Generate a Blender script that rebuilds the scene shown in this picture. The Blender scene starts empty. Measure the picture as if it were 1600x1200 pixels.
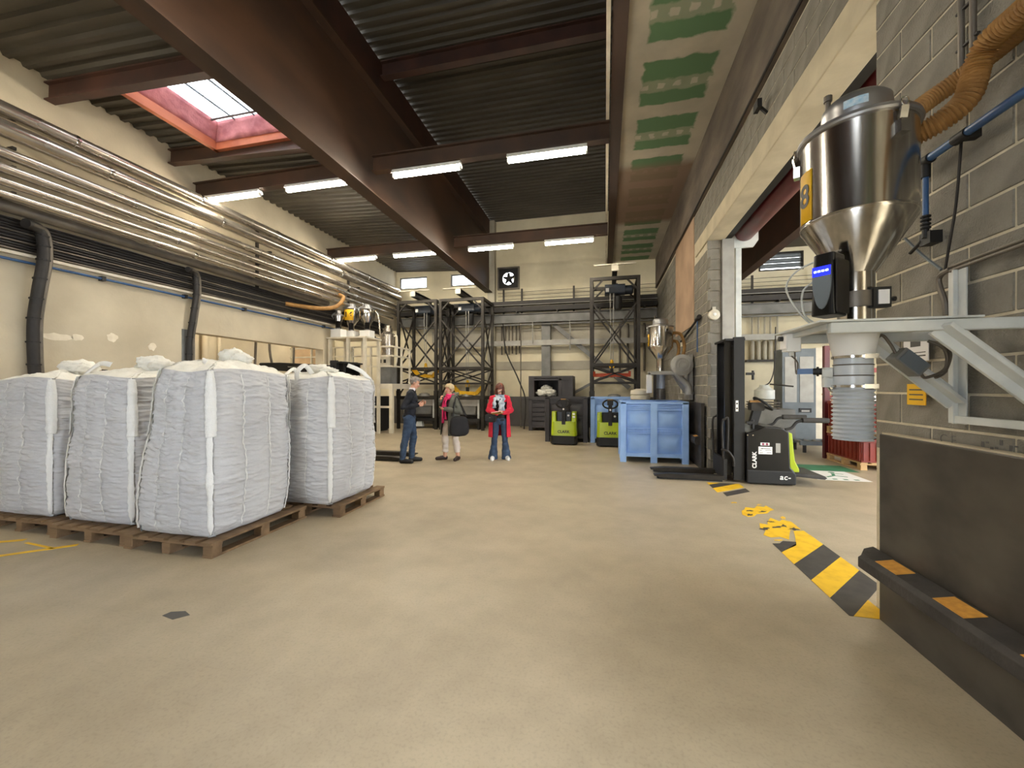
import bpy, bmesh, math, random
import numpy as np
from mathutils import Vector, Matrix, noise
random.seed(7); RNG = np.random.default_rng(7)
PI = math.pi
SC = bpy.context.scene; COL = SC.collection

# ------------------------------------------------------------------ camera, world, lights, exposure
cam_d = bpy.data.cameras.new('camera'); cam = bpy.data.objects.new('camera', cam_d); COL.objects.link(cam)
cam_d.sensor_fit = 'HORIZONTAL'; cam_d.sensor_width = 36.0
cam_d.lens = 620 / 1600 * 36.0
cam_d.shift_y = 5 / 1600
cam_d.clip_start = 0.05; cam_d.clip_end = 200
cam.location = (0, 0, 1.58)
cam.rotation_euler = (PI / 2, 0, math.atan(145 / 620))
SC.camera = cam

w = bpy.data.worlds.new('overcast_sky'); SC.world = w; w.use_nodes = True
wn = w.node_tree.nodes; wl = w.node_tree.links
wn['Background'].inputs[0].default_value = (0.86, 0.93, 1.0, 1)
wn['Background'].inputs[1].default_value = 5.0

SC.view_settings.view_transform = 'Standard'; SC.view_settings.look = 'None'
SC.view_settings.gamma = 1; SC.view_settings.use_curve_mapping = False
SC.view_settings.exposure = 1.25
SC.cycles.use_denoising = True
SC.cycles.max_bounces = 8; SC.cycles.diffuse_bounces = 5
TUBE_STRENGTH = 62.0

# ------------------------------------------------------------------ helpers
def S(r, g, b):
    f = lambda v: (v / 255 / 12.92) if v / 255 <= 0.04045 else ((v / 255 + 0.055) / 1.055) ** 2.4
    return (f(r), f(g), f(b), 1)

def M(name, c1, c2=None, scale=4, rough=0.6, metal=0.0, bump=0.0, bscale=30, stretch=(1, 1, 1), bstretch=None,
      lo=0.35, hi=0.65, detail=5, rvar=0.0, emit=0.0, alpha=None, trans=0.0, spec=0.5):
    m = bpy.data.materials.new(name); m.use_nodes = True
    n = m.node_tree.nodes; l = m.node_tree.links; p = n['Principled BSDF']
    p.inputs['Roughness'].default_value = rough; p.inputs['Metallic'].default_value = metal
    p.inputs['Base Color'].default_value = c1
    p.inputs['Specular IOR Level'].default_value = spec
    if trans: p.inputs['Transmission Weight'].default_value = trans
    tc = n.new('ShaderNodeTexCoord')
    if c2 is not None or rvar:
        mp = n.new('ShaderNodeMapping'); mp.inputs['Scale'].default_value = stretch
        nz = n.new('ShaderNodeTexNoise'); nz.inputs['Scale'].default_value = scale; nz.inputs['Detail'].default_value = detail
        l.new(tc.outputs['Object'], mp.inputs[0]); l.new(mp.outputs[0], nz.inputs[0])
        if c2 is not None:
            r = n.new('ShaderNodeValToRGB'); r.color_ramp.elements[0].position = lo; r.color_ramp.elements[1].position = hi
            r.color_ramp.elements[0].color = c1; r.color_ramp.elements[1].color = c2
            l.new(nz.outputs[0], r.inputs[0]); l.new(r.outputs[0], p.inputs['Base Color'])
        if rvar:
            mr = n.new('ShaderNodeMapRange'); mr.inputs[1].default_value = 0.3; mr.inputs[2].default_value = 0.7
            mr.inputs[3].default_value = max(0.02, rough - rvar); mr.inputs[4].default_value = rough + rvar
            l.new(nz.outputs[0], mr.inputs[0]); l.new(mr.outputs[0], p.inputs['Roughness'])
    if bump:
        mp2 = n.new('ShaderNodeMapping'); mp2.inputs['Scale'].default_value = bstretch or stretch
        nb = n.new('ShaderNodeTexNoise'); nb.inputs['Scale'].default_value = bscale; nb.inputs['Detail'].default_value = 6
        bp = n.new('ShaderNodeBump'); bp.inputs['Strength'].default_value = bump; bp.inputs['Distance'].default_value = 0.02
        l.new(tc.outputs['Object'], mp2.inputs[0]); l.new(mp2.outputs[0], nb.inputs[0])
        l.new(nb.outputs[0], bp.inputs['Height']); l.new(bp.outputs[0], p.inputs['Normal'])
    if emit:
        p.inputs['Emission Color'].default_value = c1; p.inputs['Emission Strength'].default_value = emit
    return m

class MB:
    def __init__(s): s.v = []; s.f = []
    def add(s, vs, fs):
        o = len(s.v); s.v.extend([tuple(v) for v in vs]); s.f.extend([tuple(i + o for i in f) for f in fs]); return s
    def box(s, lo, hi):
        x0, y0, z0 = lo; x1, y1, z1 = hi
        return s.add([(x0,y0,z0),(x1,y0,z0),(x1,y1,z0),(x0,y1,z0),(x0,y0,z1),(x1,y0,z1),(x1,y1,z1),(x0,y1,z1)],
                     [(0,3,2,1),(4,5,6,7),(0,1,5,4),(1,2,6,5),(2,3,7,6),(3,0,4,7)])
    def cbox(s, c, d): return s.box([c[i]-d[i]/2 for i in range(3)], [c[i]+d[i]/2 for i in range(3)])
    def rbox(s, lo, hi, r, axis=2, n=4, taper=1.0):
        """box with its edges along `axis` rounded; taper scales the far end"""
        a, b = [(1,2),(0,2),(0,1)][axis]
        r = min(r, (hi[a]-lo[a])/2-1e-4, (hi[b]-lo[b])/2-1e-4)
        cx = (lo[a]+hi[a])/2; cy = (lo[b]+hi[b])/2
        pts = []
        for (px, py, a0) in ((hi[a]-r, hi[b]-r, 0), (lo[a]+r, hi[b]-r, 90), (lo[a]+r, lo[b]+r, 180), (hi[a]-r, lo[b]+r, 270)):
            for i in range(n+1):
                t = math.radians(a0 + 90*i/n); pts.append((px + r*math.cos(t), py + r*math.sin(t)))
        k = len(pts); vs = []
        for e, z in enumerate((lo[axis], hi[axis])):
            for (u, w_) in pts:
                if e: u = cx+(u-cx)*taper; w_ = cy+(w_-cy)*taper
                q = [0,0,0]; q[a] = u; q[b] = w_; q[axis] = z; vs.append(q)
        fs = [(i, (i+1) % k, k+(i+1) % k, k+i) for i in range(k)] + [tuple(range(k))[::-1], tuple(range(k, 2*k))]
        if axis == 1: fs = [f[::-1] for f in fs]
        return s.add(vs, fs)
    def bar(s, p, q, w_=0.05, h_=0.05, up=(0,0,1)):
        p = Vector(p); q = Vector(q); d = (q-p).normalized(); u = Vector(up)
        if abs(d.dot(u)) > 0.98: u = Vector((0,1,0))
        a = d.cross(u).normalized()*(w_/2); b = a.cross(d).normalized()*(h_/2)
        vs = [p-a-b, p+a-b, p+a+b, p-a+b, q-a-b, q+a-b, q+a+b, q-a+b]
        return s.add(vs, [(0,1,2,3),(7,6,5,4),(0,4,5,1),(1,5,6,2),(2,6,7,3),(3,7,4,0)])
    def tube(s, pts, r, n=10, cap=True, rs=None):
        pts = [Vector(p) for p in pts]; vs = []; ref = None
        for i, p in enumerate(pts):
            d = (pts[min(i+1, len(pts)-1)] - pts[max(i-1, 0)]).normalized()
            if ref is None:
                ref = Vector((0,0,1)) if abs(d.z) < 0.9 else Vector((1,0,0))
            a = (ref - d*ref.dot(d)).normalized(); ref = a; b = d.cross(a)
            rr = rs[i] if rs else r
            for k in range(n):
                t = 2*PI*k/n; vs.append(p + a*(rr*math.cos(t)) + b*(rr*math.sin(t)))
        fs = [(i*n+k, i*n+(k+1) % n, (i+1)*n+(k+1) % n, (i+1)*n+k) for i in range(len(pts)-1) for k in range(n)]
        if cap: fs += [tuple(range(n))[::-1], tuple(range((len(pts)-1)*n, len(pts)*n))]
        return s.add(vs, fs)
    def lathe(s, prof, n=32, o=(0,0,0), axis='z', cap=True):
        vs = []
        for r, z in prof:
            for k in range(n):
                t = 2*PI*k/n; c_, s_ = r*math.cos(t), r*math.sin(t)
                vs.append({'z': (o[0]+c_, o[1]+s_, o[2]+z), 'x': (o[0]+z, o[1]+c_, o[2]+s_), 'y': (o[0]+s_, o[1]+z, o[2]+c_)}[axis])
        fs = [(i*n+k, i*n+(k+1) % n, (i+1)*n+(k+1) % n, (i+1)*n+k) for i in range(len(prof)-1) for k in range(n)]
        if cap: fs += [tuple(range(n))[::-1], tuple(range((len(prof)-1)*n, len(prof)*n))]
        return s.add(vs, fs)
    def ball(s, c, r, n=12, m=8):
        if not hasattr(r, '__len__'): r = (r, r, r)
        vs = [(c[0], c[1], c[2]-r[2])]
        for i in range(1, m):
            t = -PI/2 + PI*i/m
            for k in range(n):
                a = 2*PI*k/n; vs.append((c[0]+r[0]*math.cos(t)*math.cos(a), c[1]+r[1]*math.cos(t)*math.sin(a), c[2]+r[2]*math.sin(t)))
        vs.append((c[0], c[1], c[2]+r[2])); L = len(vs)-1
        fs = [(0, 1+(k+1) % n, 1+k) for k in range(n)]
        fs += [(1+i*n+k, 1+i*n+(k+1) % n, 1+(i+1)*n+(k+1) % n, 1+(i+1)*n+k) for i in range(m-2) for k in range(n)]
        fs += [(L, 1+(m-2)*n+k, 1+(m-2)*n+(k+1) % n) for k in range(n)]
        return s.add(vs, fs)
    def prism(s, poly, lo, hi, axis='y'):
        k = len(poly); vs = []
        for t in (lo, hi):
            for u, w_ in poly:
                vs.append({'y': (u, t, w_), 'x': (t, u, w_), 'z': (u, w_, t)}[axis])
        return s.add(vs, [(i, (i+1) % k, k+(i+1) % k, k+i) for i in range(k)] + [tuple(range(k))[::-1], tuple(range(k, 2*k))])
    def mesh(s, name, mat, off=(0,0,0), smooth=False):
        me = bpy.data.meshes.new(name)
        me.from_pydata([(v[0]-off[0], v[1]-off[1], v[2]-off[2]) for v in s.v], [], s.f)
        bm = bmesh.new(); bm.from_mesh(me); bmesh.ops.recalc_face_normals(bm, faces=bm.faces[:]); bm.to_mesh(me); bm.free()
        for x in (mat if isinstance(mat, (list, tuple)) else [mat]): me.materials.append(x)
        if smooth:
            me.polygons.foreach_set('use_smooth', [True]*len(me.polygons))
            try: me.set_sharp_from_angle(angle=math.radians(40))
            except Exception: pass
        return me
    def build(s, name, mat, parent=None, smooth=False, bevel=0.0, world=False):
        off = (0,0,0)
        if world and parent is not None:
            off = tuple(parent.location)
            if parent.parent is not None: off = tuple(Vector(off) + parent.parent.location)
        o = bpy.data.objects.new(name, s.mesh(name, mat, off, smooth)); COL.objects.link(o)
        if parent is not None: o.parent = parent
        if bevel:
            b = o.modifiers.new('bevel', 'BEVEL'); b.width = bevel; b.segments = 2; b.limit_method = 'ANGLE'
        return o

def tag(o, label=None, cat=None, group=None, kind=None):
    if label: o['label'] = label
    if cat: o['category'] = cat
    if group: o['group'] = group
    if kind: o['kind'] = kind
    return o
def thing(name, label, cat, loc=(0,0,0), rz=0, group=None):
    o = bpy.data.objects.new(name, None); COL.objects.link(o); o.empty_display_size = 0.1
    o.location = loc; o.rotation_euler = (0,0,rz)
    return tag(o, label, cat, group)
def struct(o): o['kind'] = 'structure'; return o
def dup(root, loc, rz, label=None):
    r = root.copy(); COL.objects.link(r); r.location = loc; r.rotation_euler = (0,0,rz)
    if label: r['label'] = label
    def rec(a, b):
        for ch in list(a.children):
            c = ch.copy(); COL.objects.link(c); c.parent = b; rec(ch, c)
    rec(root, r); return r
def text_mesh(name, s, size, mat, parent, loc, rot, depth=0.002, align='CENTER', label=None, space=1.0, shear=0.0, bold=0.0):
    cu = bpy.data.curves.new(name, 'FONT'); cu.body = s; cu.size = size; cu.extrude = depth; cu.align_x = align; cu.align_y = 'CENTER'
    cu.space_character = space; cu.shear = shear; cu.offset = bold
    tmp = bpy.data.objects.new('tmp', cu); COL.objects.link(tmp)
    dg = bpy.context.evaluated_depsgraph_get(); dg.update()
    me = bpy.data.meshes.new_from_object(tmp.evaluated_get(dg)); bpy.data.objects.remove(tmp)
    me.materials.clear(); me.materials.append(mat)
    o = bpy.data.objects.new(name, me); COL.objects.link(o); o.parent = parent; o.location = loc; o.rotation_euler = rot
    return o
def bez(p0, p1, p2, p3, n=14):
    p0, p1, p2, p3 = map(Vector, (p0, p1, p2, p3)); out = []
    for i in range(n+1):
        t = i/n; out.append(p0*(1-t)**3 + p1*3*t*(1-t)**2 + p2*3*t*t*(1-t) + p3*t**3)
    return out
def spline(pts, n=8):
    pts = [Vector(p) for p in pts]; out = []
    for i in range(len(pts)-1):
        a = pts[max(i-1,0)]; b = pts[i]; c = pts[i+1]; d = pts[min(i+2, len(pts)-1)]
        for k in range(n):
            t = k/n
            out.append(0.5*((2*b) + (c-a)*t + (2*a-5*b+4*c-d)*t*t + (3*b-a-3*c+d)*t**3))
    out.append(pts[-1]); return out
def wallgrid(mb, plane, lo, hi, t0, t1, holes):
    """slab between t0 and t1 on plane 'x' or 'y', rectangle lo..hi=(u,z), with rectangular holes (u0,u1,z0,z1)"""
    us = sorted({lo[0], hi[0], *[h_[0] for h_ in holes], *[h_[1] for h_ in holes]})
    zs = sorted({lo[1], hi[1], *[h_[2] for h_ in holes], *[h_[3] for h_ in holes]})
    for i in range(len(us)-1):
        for j in range(len(zs)-1):
            u = (us[i]+us[i+1])/2; z = (zs[j]+zs[j+1])/2
            if any(h_[0] < u < h_[1] and h_[2] < z < h_[3] for h_ in holes): continue
            if not (lo[0] <= u <= hi[0] and lo[1] <= z <= hi[1]): continue
            if plane == 'y': mb.box((us[i], t0, zs[j]), (us[i+1], t1, zs[j+1]))
            else: mb.box((t0, us[i], zs[j]), (t1, us[i+1], zs[j+1]))
    return mb

# ------------------------------------------------------------------ materials
CREAM = M('cream_plaster', S(203,192,168), S(178,167,145), scale=1.1, rough=0.85, bump=0.25, bscale=14, lo=0.3, hi=0.75)
CREAM2 = M('cream_back_wall', S(228,219,192), S(206,197,171), scale=0.9, rough=0.85, bump=0.15, bscale=10)
PLINTH = M('grey_plinth_paint', S(92,90,88), S(80,78,76), scale=2, rough=0.7)
GREYWALL = M('grey_white_wall_paint', S(178,172,156), S(160,154,140), scale=1.5, rough=0.8, bump=0.1)
BLOCK = M('concrete_block', S(146,141,130), S(120,115,105), scale=5, rough=0.95, bump=0.55, bscale=90, lo=0.3, hi=0.7, detail=10)
MORTAR = M('mortar', S(214,204,180), S(194,184,160), scale=8, rough=0.95, bump=0.3, bscale=60)
LINTEL = M('concrete_lintel', S(205,193,165), S(182,170,144), scale=2.5, rough=0.8, bump=0.15, bscale=12)
ROUGHC = M('sooty_concrete', S(120,108,95), S(88,79,70), scale=2.5, rough=0.95, bump=0.7, bscale=22, stretch=(1,0.4,1))
PINK = M('bare_plaster', S(190,160,132), S(168,142,118), scale=1.4, rough=0.9)
RUST = M('rust_brown_steel', S(80,53,34), S(43,31,24), scale=1.4, rough=0.6, bump=0.12, bscale=9, stretch=(1,0.35,1), lo=0.25, hi=0.75)
RUST2 = M('dark_brown_steel', S(76,46,34), S(52,34,28), scale=2.0, rough=0.6, lo=0.3, hi=0.7)
DECK = M('dusty_steel_deck', S(84,78,67), S(62,57,49), scale=1.2, rough=0.6, metal=0.15, stretch=(0.5,1.5,1), lo=0.25, hi=0.75)
ORANGEW = M('orange_timber', S(190,110,74), S(160,84,58), scale=2, rough=0.6, stretch=(1,0.2,1), bump=0.1)
PINKINS = M('pink_insulation', S(196,128,128), S(164,98,102), scale=5, rough=0.9, bump=0.8, bscale=10)
GALV = M('galvanised_pipe', S(196,188,176), S(160,152,142), scale=3, rough=0.26, metal=0.9, stretch=(1,0.2,1), rvar=0.08)
DKPIPE = M('dull_grey_pipe', S(120,112,102), S(96,90,82), scale=3, rough=0.45, metal=0.5)
DARKST = M('dark_steel', S(54,49,43), S(36,33,30), scale=6, rough=0.5, metal=0.4, lo=0.3, hi=0.7)
GREYST = M('grey_painted_steel', S(128,128,126), S(108,108,106), scale=3, rough=0.6)
LTSTEEL = M('light_grey_steel', S(168,166,160), S(150,148,142), scale=3, rough=0.55, metal=0.2)
BLACK = M('black_rubber', S(24,23,23), S(17,16,16), scale=6, rough=0.6)
BLACKP = M('black_gloss_plastic', S(20,18,18), S(13,12,12), scale=4, rough=0.3, spec=0.35)
CABLE = M('black_cable', S(46,42,40), S(34,31,30), scale=6, rough=0.6)
BLUEP = M('blue_pipe', S(52,92,140), S(40,76,122), scale=4, rough=0.4)
BLUEBIN = M('blue_bin_plastic', S(160,196,248), S(140,178,234), scale=3, rough=0.5, bump=0.1, bscale=12)
DARKBIN = M('dark_grey_bin_plastic', S(64,61,64), S(50,48,51), scale=3, rough=0.55)
LIME = M('lime_green_paint', S(172,190,30), S(160,178,26), scale=2, rough=0.28)
YELLOW = M('yellow_paint', S(238,188,24), S(222,168,20), scale=5, rough=0.55)
TAPEY = M('hazard_yellow', S(236,190,30), S(210,160,24), scale=9, rough=0.6, lo=0.45, hi=0.8)
TAPEK = M('hazard_black', S(66,62,58), S(52,49,47), scale=9, rough=0.6)
ORANGE = M('orange_paint', S(214,84,40), S(196,70,34), scale=4, rough=0.5)
WHITEP = M('white_painted_steel', S(214,216,212), S(192,196,194), scale=5, rough=0.5, bump=0.08, bscale=30)
CREAMST = M('cream_painted_steel', S(222,214,196), S(206,198,180), scale=4, rough=0.55)
WHITE = M('white_plastic', S(230,230,228), rough=0.5)
STICK = M('white_sticker', S(236,234,232), rough=0.5)
CHROME = M('chrome', S(210,208,205), rough=0.15, metal=1.0)
STEEL = M('polished_stainless', S(206,202,196), S(176,172,166), scale=7, rough=0.17, metal=1.0, stretch=(3,3,0.35), rvar=0.06, bump=0.006, bscale=6)
SPUN = M('spun_aluminium', S(176,176,178), S(160,160,162), scale=3, rough=0.38, metal=0.9)
HOSE = M('tan_dusty_hose', S(176,132,72), S(134,96,50), scale=6, rough=0.7, lo=0.3, hi=0.7, bump=0.3, bscale=40)
CLEARH = M('grey_flexible_hose', S(188,194,200), S(168,176,184), scale=4, rough=0.3)
PANEL = M('black_steel_plate', S(86,80,72), S(44,41,38), scale=2.2, rough=0.42, metal=0.25, lo=0.25, hi=0.75, rvar=0.1, stretch=(1,1,1.5))
RUBBER = M('worn_rubber', S(62,58,55), S(44,41,39), scale=6, rough=0.7, bump=0.2, bscale=40)
REFLECT = M('orange_reflector', S(226,166,72), S(204,144,60), scale=30, rough=0.5)
BAG = M('woven_white_bag', S(222,222,224), S(206,206,209), scale=1.2, rough=0.62, bump=0.6, bscale=22, bstretch=(1.2,1.2,11), spec=0.35)
BAGTRIM = M('white_webbing', S(238,238,236), rough=0.7, bump=0.3, bscale=90)
BAGTOP = M('white_liner_cloth', S(236,234,226), S(222,220,210), scale=6, rough=0.6, bump=0.6, bscale=22)
WOOD = M('pallet_wood', S(150,122,90), S(98,76,54), scale=2.5, rough=0.8, bump=0.3, bscale=30, stretch=(0.3,3,3), lo=0.25, hi=0.75)
WOODP = M('dusty_plywood', S(190,162,128), S(172,146,114), scale=2, rough=0.8)
WOODL = M('new_pallet_wood', S(206,172,126), S(180,146,102), scale=2.5, rough=0.8, stretch=(0.3,3,3))
REDBOX = M('red_brown_plastic', S(140,44,28), S(116,34,22), scale=3, rough=0.45)
DKRED = M('dark_red_curtain', S(96,22,28), S(74,16,22), scale=3, rough=0.4)
GLASS = M('window_glass', S(250,252,252), rough=0.0, trans=1.0)
TUBE = M('lit_tube', (1.0, 0.90, 0.72, 1), emit=TUBE_STRENGTH)
LEDBLUE = M('blue_led', (0.01, 0.02, 1.0, 1), emit=0.7)
LEDWHITE = M('white_led', (0.7, 0.85, 1.0, 1), emit=1.2)
INK = M('black_print', S(26,24,22), rough=0.6)
INKG = M('grey_print', S(84,82,78), rough=0.8)
GREEN = M('green_floor_paint', S(58,128,92), S(48,110,78), scale=4, rough=0.6)
BLUEST = M('blue_grey_steel', S(110,118,124), S(96,104,110), scale=3, rough=0.55)
MOTOR = M('blue_black_hoist', S(34,46,62), S(26,32,42), scale=4, rough=0.5)
# ------------------------------------------------------------------ setting: floor
def floor_material():
    m = M('polished_concrete_floor', S(190,176,150), S(166,153,130), scale=0.55, rough=0.42, lo=0.3, hi=0.72, detail=8, rvar=0.1, bump=0.05, bscale=24)
    n = m.node_tree.nodes; l = m.node_tree.links; p = n['Principled BSDF']
    src = p.inputs['Base Color'].links[0].from_socket
    tc = n.new('ShaderNodeTexCoord')
    nz = n.new('ShaderNodeTexNoise'); nz.inputs['Scale'].default_value = 2.3; nz.inputs['Detail'].default_value = 9; nz.inputs['Roughness'].default_value = 0.65
    r = n.new('ShaderNodeValToRGB'); r.color_ramp.elements[0].position = 0.38; r.color_ramp.elements[1].position = 0.62
    r.color_ramp.elements[0].color = (0.86, 0.85, 0.84, 1); r.color_ramp.elements[1].color = (1, 1, 1, 1)
    mx = n.new('ShaderNodeMix'); mx.data_type = 'RGBA'; mx.blend_type = 'MULTIPLY'; mx.inputs[0].default_value = 1.0
    l.new(tc.outputs['Object'], nz.inputs[0]); l.new(nz.outputs[0], r.inputs[0])
    l.new(src, mx.inputs[6]); l.new(r.outputs[0], mx.inputs[7])
    # fine speckle
    n3 = n.new('ShaderNodeTexNoise'); n3.inputs['Scale'].default_value = 60; n3.inputs['Detail'].default_value = 3
    r3 = n.new('ShaderNodeValToRGB'); r3.color_ramp.elements[0].position = 0.3; r3.color_ramp.elements[1].position = 0.5
    r3.color_ramp.elements[0].color = (0.88, 0.88, 0.88, 1); r3.color_ramp.elements[1].color = (1, 1, 1, 1)
    m3 = n.new('ShaderNodeMix'); m3.data_type = 'RGBA'; m3.blend_type = 'MULTIPLY'; m3.inputs[0].default_value = 1.0
    l.new(tc.outputs['Object'], n3.inputs[0]); l.new(n3.outputs[0], r3.inputs[0])
    l.new(mx.outputs[2], m3.inputs[6]); l.new(r3.outputs[0], m3.inputs[7]); l.new(m3.outputs[2], p.inputs['Base Color'])
    return m
FLOOR = floor_material()
struct(MB().box((-13, -6, -0.2), (13, 16.2, 0)).build('floor', FLOOR))

YB = 15.8            # back wall face
K = YB / 15.3
# back wall with windows and fan hole
win2 = (-8.48*K, -7.22*K, 5.85, 6.36); win3 = (-6.17*K, -4.92*K, 5.85, 6.36); fanh = (-4.13*K, -3.53*K, 5.68, 6.36)
louv = (5.35, 6.75, 5.7, 6.35)
mb = wallgrid(MB(), 'y', (-13, 0), (13, 9), YB, YB+0.3, [win2, win3, fanh, louv])
struct(mb.build('wall_back', CREAM2))
for nme, (x0, x1, z0, z1) in (('window_2', win2), ('window_3', win3)):
    e = bpy.data.objects.new(nme, None); COL.objects.link(e); e.location = (x0, YB, z0); struct(e)
    f = MB()
    for a in ((x0, z0, x1, z0+.05), (x0, z1-.05, x1, z1), (x0, z0+.05, x0+.05, z1-.05), (x1-.05, z0+.05, x1, z1-.05)):
        f.box((a[0], YB+.05, a[1]), (a[2], YB+.12, a[3]))
    f.build('window_frame', GREYST, e, world=True)
    MB().box((x0+.04, YB+.08, z0+.04), (x1-.04, YB+.09, z1-.04)).build('pane', GLASS, e, world=True)
e = bpy.data.objects.new('window_4', None); COL.objects.link(e); e.location = (louv[0], YB, louv[2]); struct(e)
f = MB()
for a in ((louv[0], louv[2], louv[1], louv[2]+.05), (louv[0], louv[3]-.05, louv[1], louv[3]), (louv[0], louv[2]+.05, louv[0]+.05, louv[3]-.05), (louv[1]-.05, louv[2]+.05, louv[1], louv[3]-.05)):
    f.box((a[0], YB-.02, a[1]), (a[2], YB+.12, a[3]))
f.build('window_frame', DARKST, e, world=True)
for i in range(6):
    z = louv[2]+.09+i*.085
    MB().box((louv[0]+.05, YB+.06+.012*(i % 2), z+.02), (louv[1]-.05, YB+.075+.012*(i % 2), z+.100)).build('slat', BLUEST, e, world=True)
struct(MB().box((-9.0, YB-.03, 0), (1.85, YB-.001, 1.2)).build('baseboard_back', PLINTH))
# grey sheeting bands fixed along the back wall
struct(MB().box((-7.2, YB-.035, 2.28), (-.2, YB-.001, 2.62)).build('trim_1', GREYWALL))
struct(MB().box((-7.2, YB-.035, 3.45), (1.8, YB-.001, 3.95)).build('trim_2', GREYWALL))
# white pilaster under the end of the girder
struct(MB().box((-4.66, YB-.28, 0), (-4.36, YB-.001, 8.36)).build('column', GREYWALL, bevel=.01))

# left wall : upper wall over two openings
XL = -8.9
op1 = (7.0, 11.15, 0, 2.80); op2 = (11.6, 15.8, 0, 4.05)
mb = wallgrid(MB(), 'x', (-6, 0), (15.8, 7.2), XL-.3, XL, [op1, op2])
struct(mb.build('wall_left', CREAM))
struct(MB().box((XL-.31, 6.72, 0), (XL+.012, 7.0, 2.84)).build('trim_3', GREYST))          # grey jamb of the opening
struct(MB().box((-12.3, 6.5, 0), (-12.0, 15.8, 4.4)).build('wall_alcove', CREAM))
struct(MB().box((-12.3, 6.4, 4.2), (XL-.3, 15.8, 4.4)).build('ceiling_alcove', GREYWALL))
struct(MB().box((-12.3, 6.3, 0), (XL-.3, 6.5, 4.4)).build('wall_alcove_side', CREAM))

WALLPATCH = M('white_filler_patch', S(226,218,200), S(214,204,184), scale=9, rough=0.9)
wlo = [o_ for o_ in COL.objects if o_.name == 'wall_left'][0]
for y_, z_, ry_, rz_ in ((4.72, 2.42, .20, .07), (4.98, 2.44, .10, .06), (5.48, 2.50, .09, .09), (6.15, 2.40, .08, .09)):
    rp = random.Random(y_); pts = []
    for k in range(14):
        a = 2*PI*k/14; f = rp.uniform(.7, 1.1); pts.append((y_+ry_*f*math.cos(a), z_+rz_*f*math.sin(a)))
    MB().prism(pts, XL-.002, XL+.003, 'x').build('filler_patch', WALLPATCH, wlo)
# right wall ------------------------------------------------------
XR = 1.9
mb = MB()
mb.box((XR+.012, 1.25, 0), (2.14, 3.39, 4.36)).box((XR+.012, -6, 0), (2.14, -.3, 4.36)).box((XR+.012, -.3, 3.0), (2.14, 1.25, 4.36))          # near stretch, mortar core behind the blocks; unseen gap put in for daylight
mb.box((XR+.012, -6, 4.66), (2.14, YB, 5.3))
mb.box((XR+.012, 8.21, 0), (2.14, YB, 4.36))
mb.box((XR+.012, 9.2, 4.36), (2.14, YB, 4.66))
wr = struct(mb.build('wall_right', MORTAR))
def block_variants():
    out = []
    for i in range(5):
        j = [random.uniform(-.003, .003) for _ in range(4)]
        b = MB()
        L, H, D, c = .487, .187, .009, .004
        y0, y1, z0, z1 = -L/2, L/2, -H/2, H/2
        vs = [(0,y0,z0),(0,y1,z0),(0,y1,z1),(0,y0,z1)]
        fr = [(-D+j[0]*.4, y0+c, z0+c),(-D+j[1]*.4, y1-c, z0+c),(-D+j[2]*.4, y1-c, z1-c),(-D+j[3]*.4, y0+c, z1-c)]
        b.add(vs+fr, [(0,1,5,4),(1,2,6,5),(2,3,7,6),(3,0,4,7),(4,5,6,7)])
        out.append(b.mesh('concrete_block', BLOCK))
    return out
BV = block_variants()
def place_block(y, z, sy=1.0):
    o = bpy.data.objects.new('concrete_block', random.choice(BV)); COL.objects.link(o); o.parent = wr
    o.location = (XR+.014, y, z); o.scale = (1, sy, 1)
def rows(y0, y1, z0, z1, off=0, first=0):
    k = 0; z = z0+.1
    while z < z1:
        sh = .25*((k+off) % 2)
        y = y1
        # courses measured back from the far end y1
        a = y1
        first_len = .25 if sh else .5
        while a > y0:
            L = first_len; first_len = .5
            b = a-L
            place_block((a+b)/2, z, (L-.01)/.49)
            a = b
        z += .2; k += 1
rows(1.4, 3.39, 1.14, 4.34)            # near blocks above the steel plate
rows(1.4, 10.4, 4.68, 5.27, off=1)     # three courses over the lintel
rows(8.26, 10.76, .02, 4.3)            # pier beyond the opening, side face
# stretch of wall further on, past what the eye can separate: joined courses
st = MB()
for zi in range(26):
    z = .02+.2*zi; sh = .25*(zi % 2)
    y = 10.78+sh
    while y < YB-.1:
        st.box((XR-.004, y, z+.005), (XR+.014, min(y+.49, YB-.02), z+.195)); y += .5
o = st.build('block_courses', BLOCK, wr); o['kind'] = 'stuff'
# end face of the pier, one block wide
for zi in range(22):
    o = bpy.data.objects.new('concrete_block', None) if False else None
pf = MB().box((XR+.002, 8.186, .006), (2.135, 8.212, .196)).mesh('concrete_block', BLOCK)
for zi in range(22):
    o = bpy.data.objects.new('concrete_block', pf); COL.objects.link(o); o.parent = wr; o.location = (0, 0, .2*zi)
struct(MB().box((XR-.015, 3.2, 4.36), (2.2, 9.2, 4.66)).build('lintel', LINTEL, bevel=.012))
struct(MB().box((XR-.015, -6, 4.36), (2.2, 3.2, 4.66)).build('trim_4', LINTEL, bevel=.012))
struct(MB().box((XR-.04, -6, 5.3), (2.2, YB, 6.5)).build('trim_5', ROUGHC))                    # sooty ring beam under the soffit
struct(MB().box((XR-.012, 9.35, 2.95), (XR+.02, 11.6, 5.3)).build('trim_6', PINK))
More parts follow.
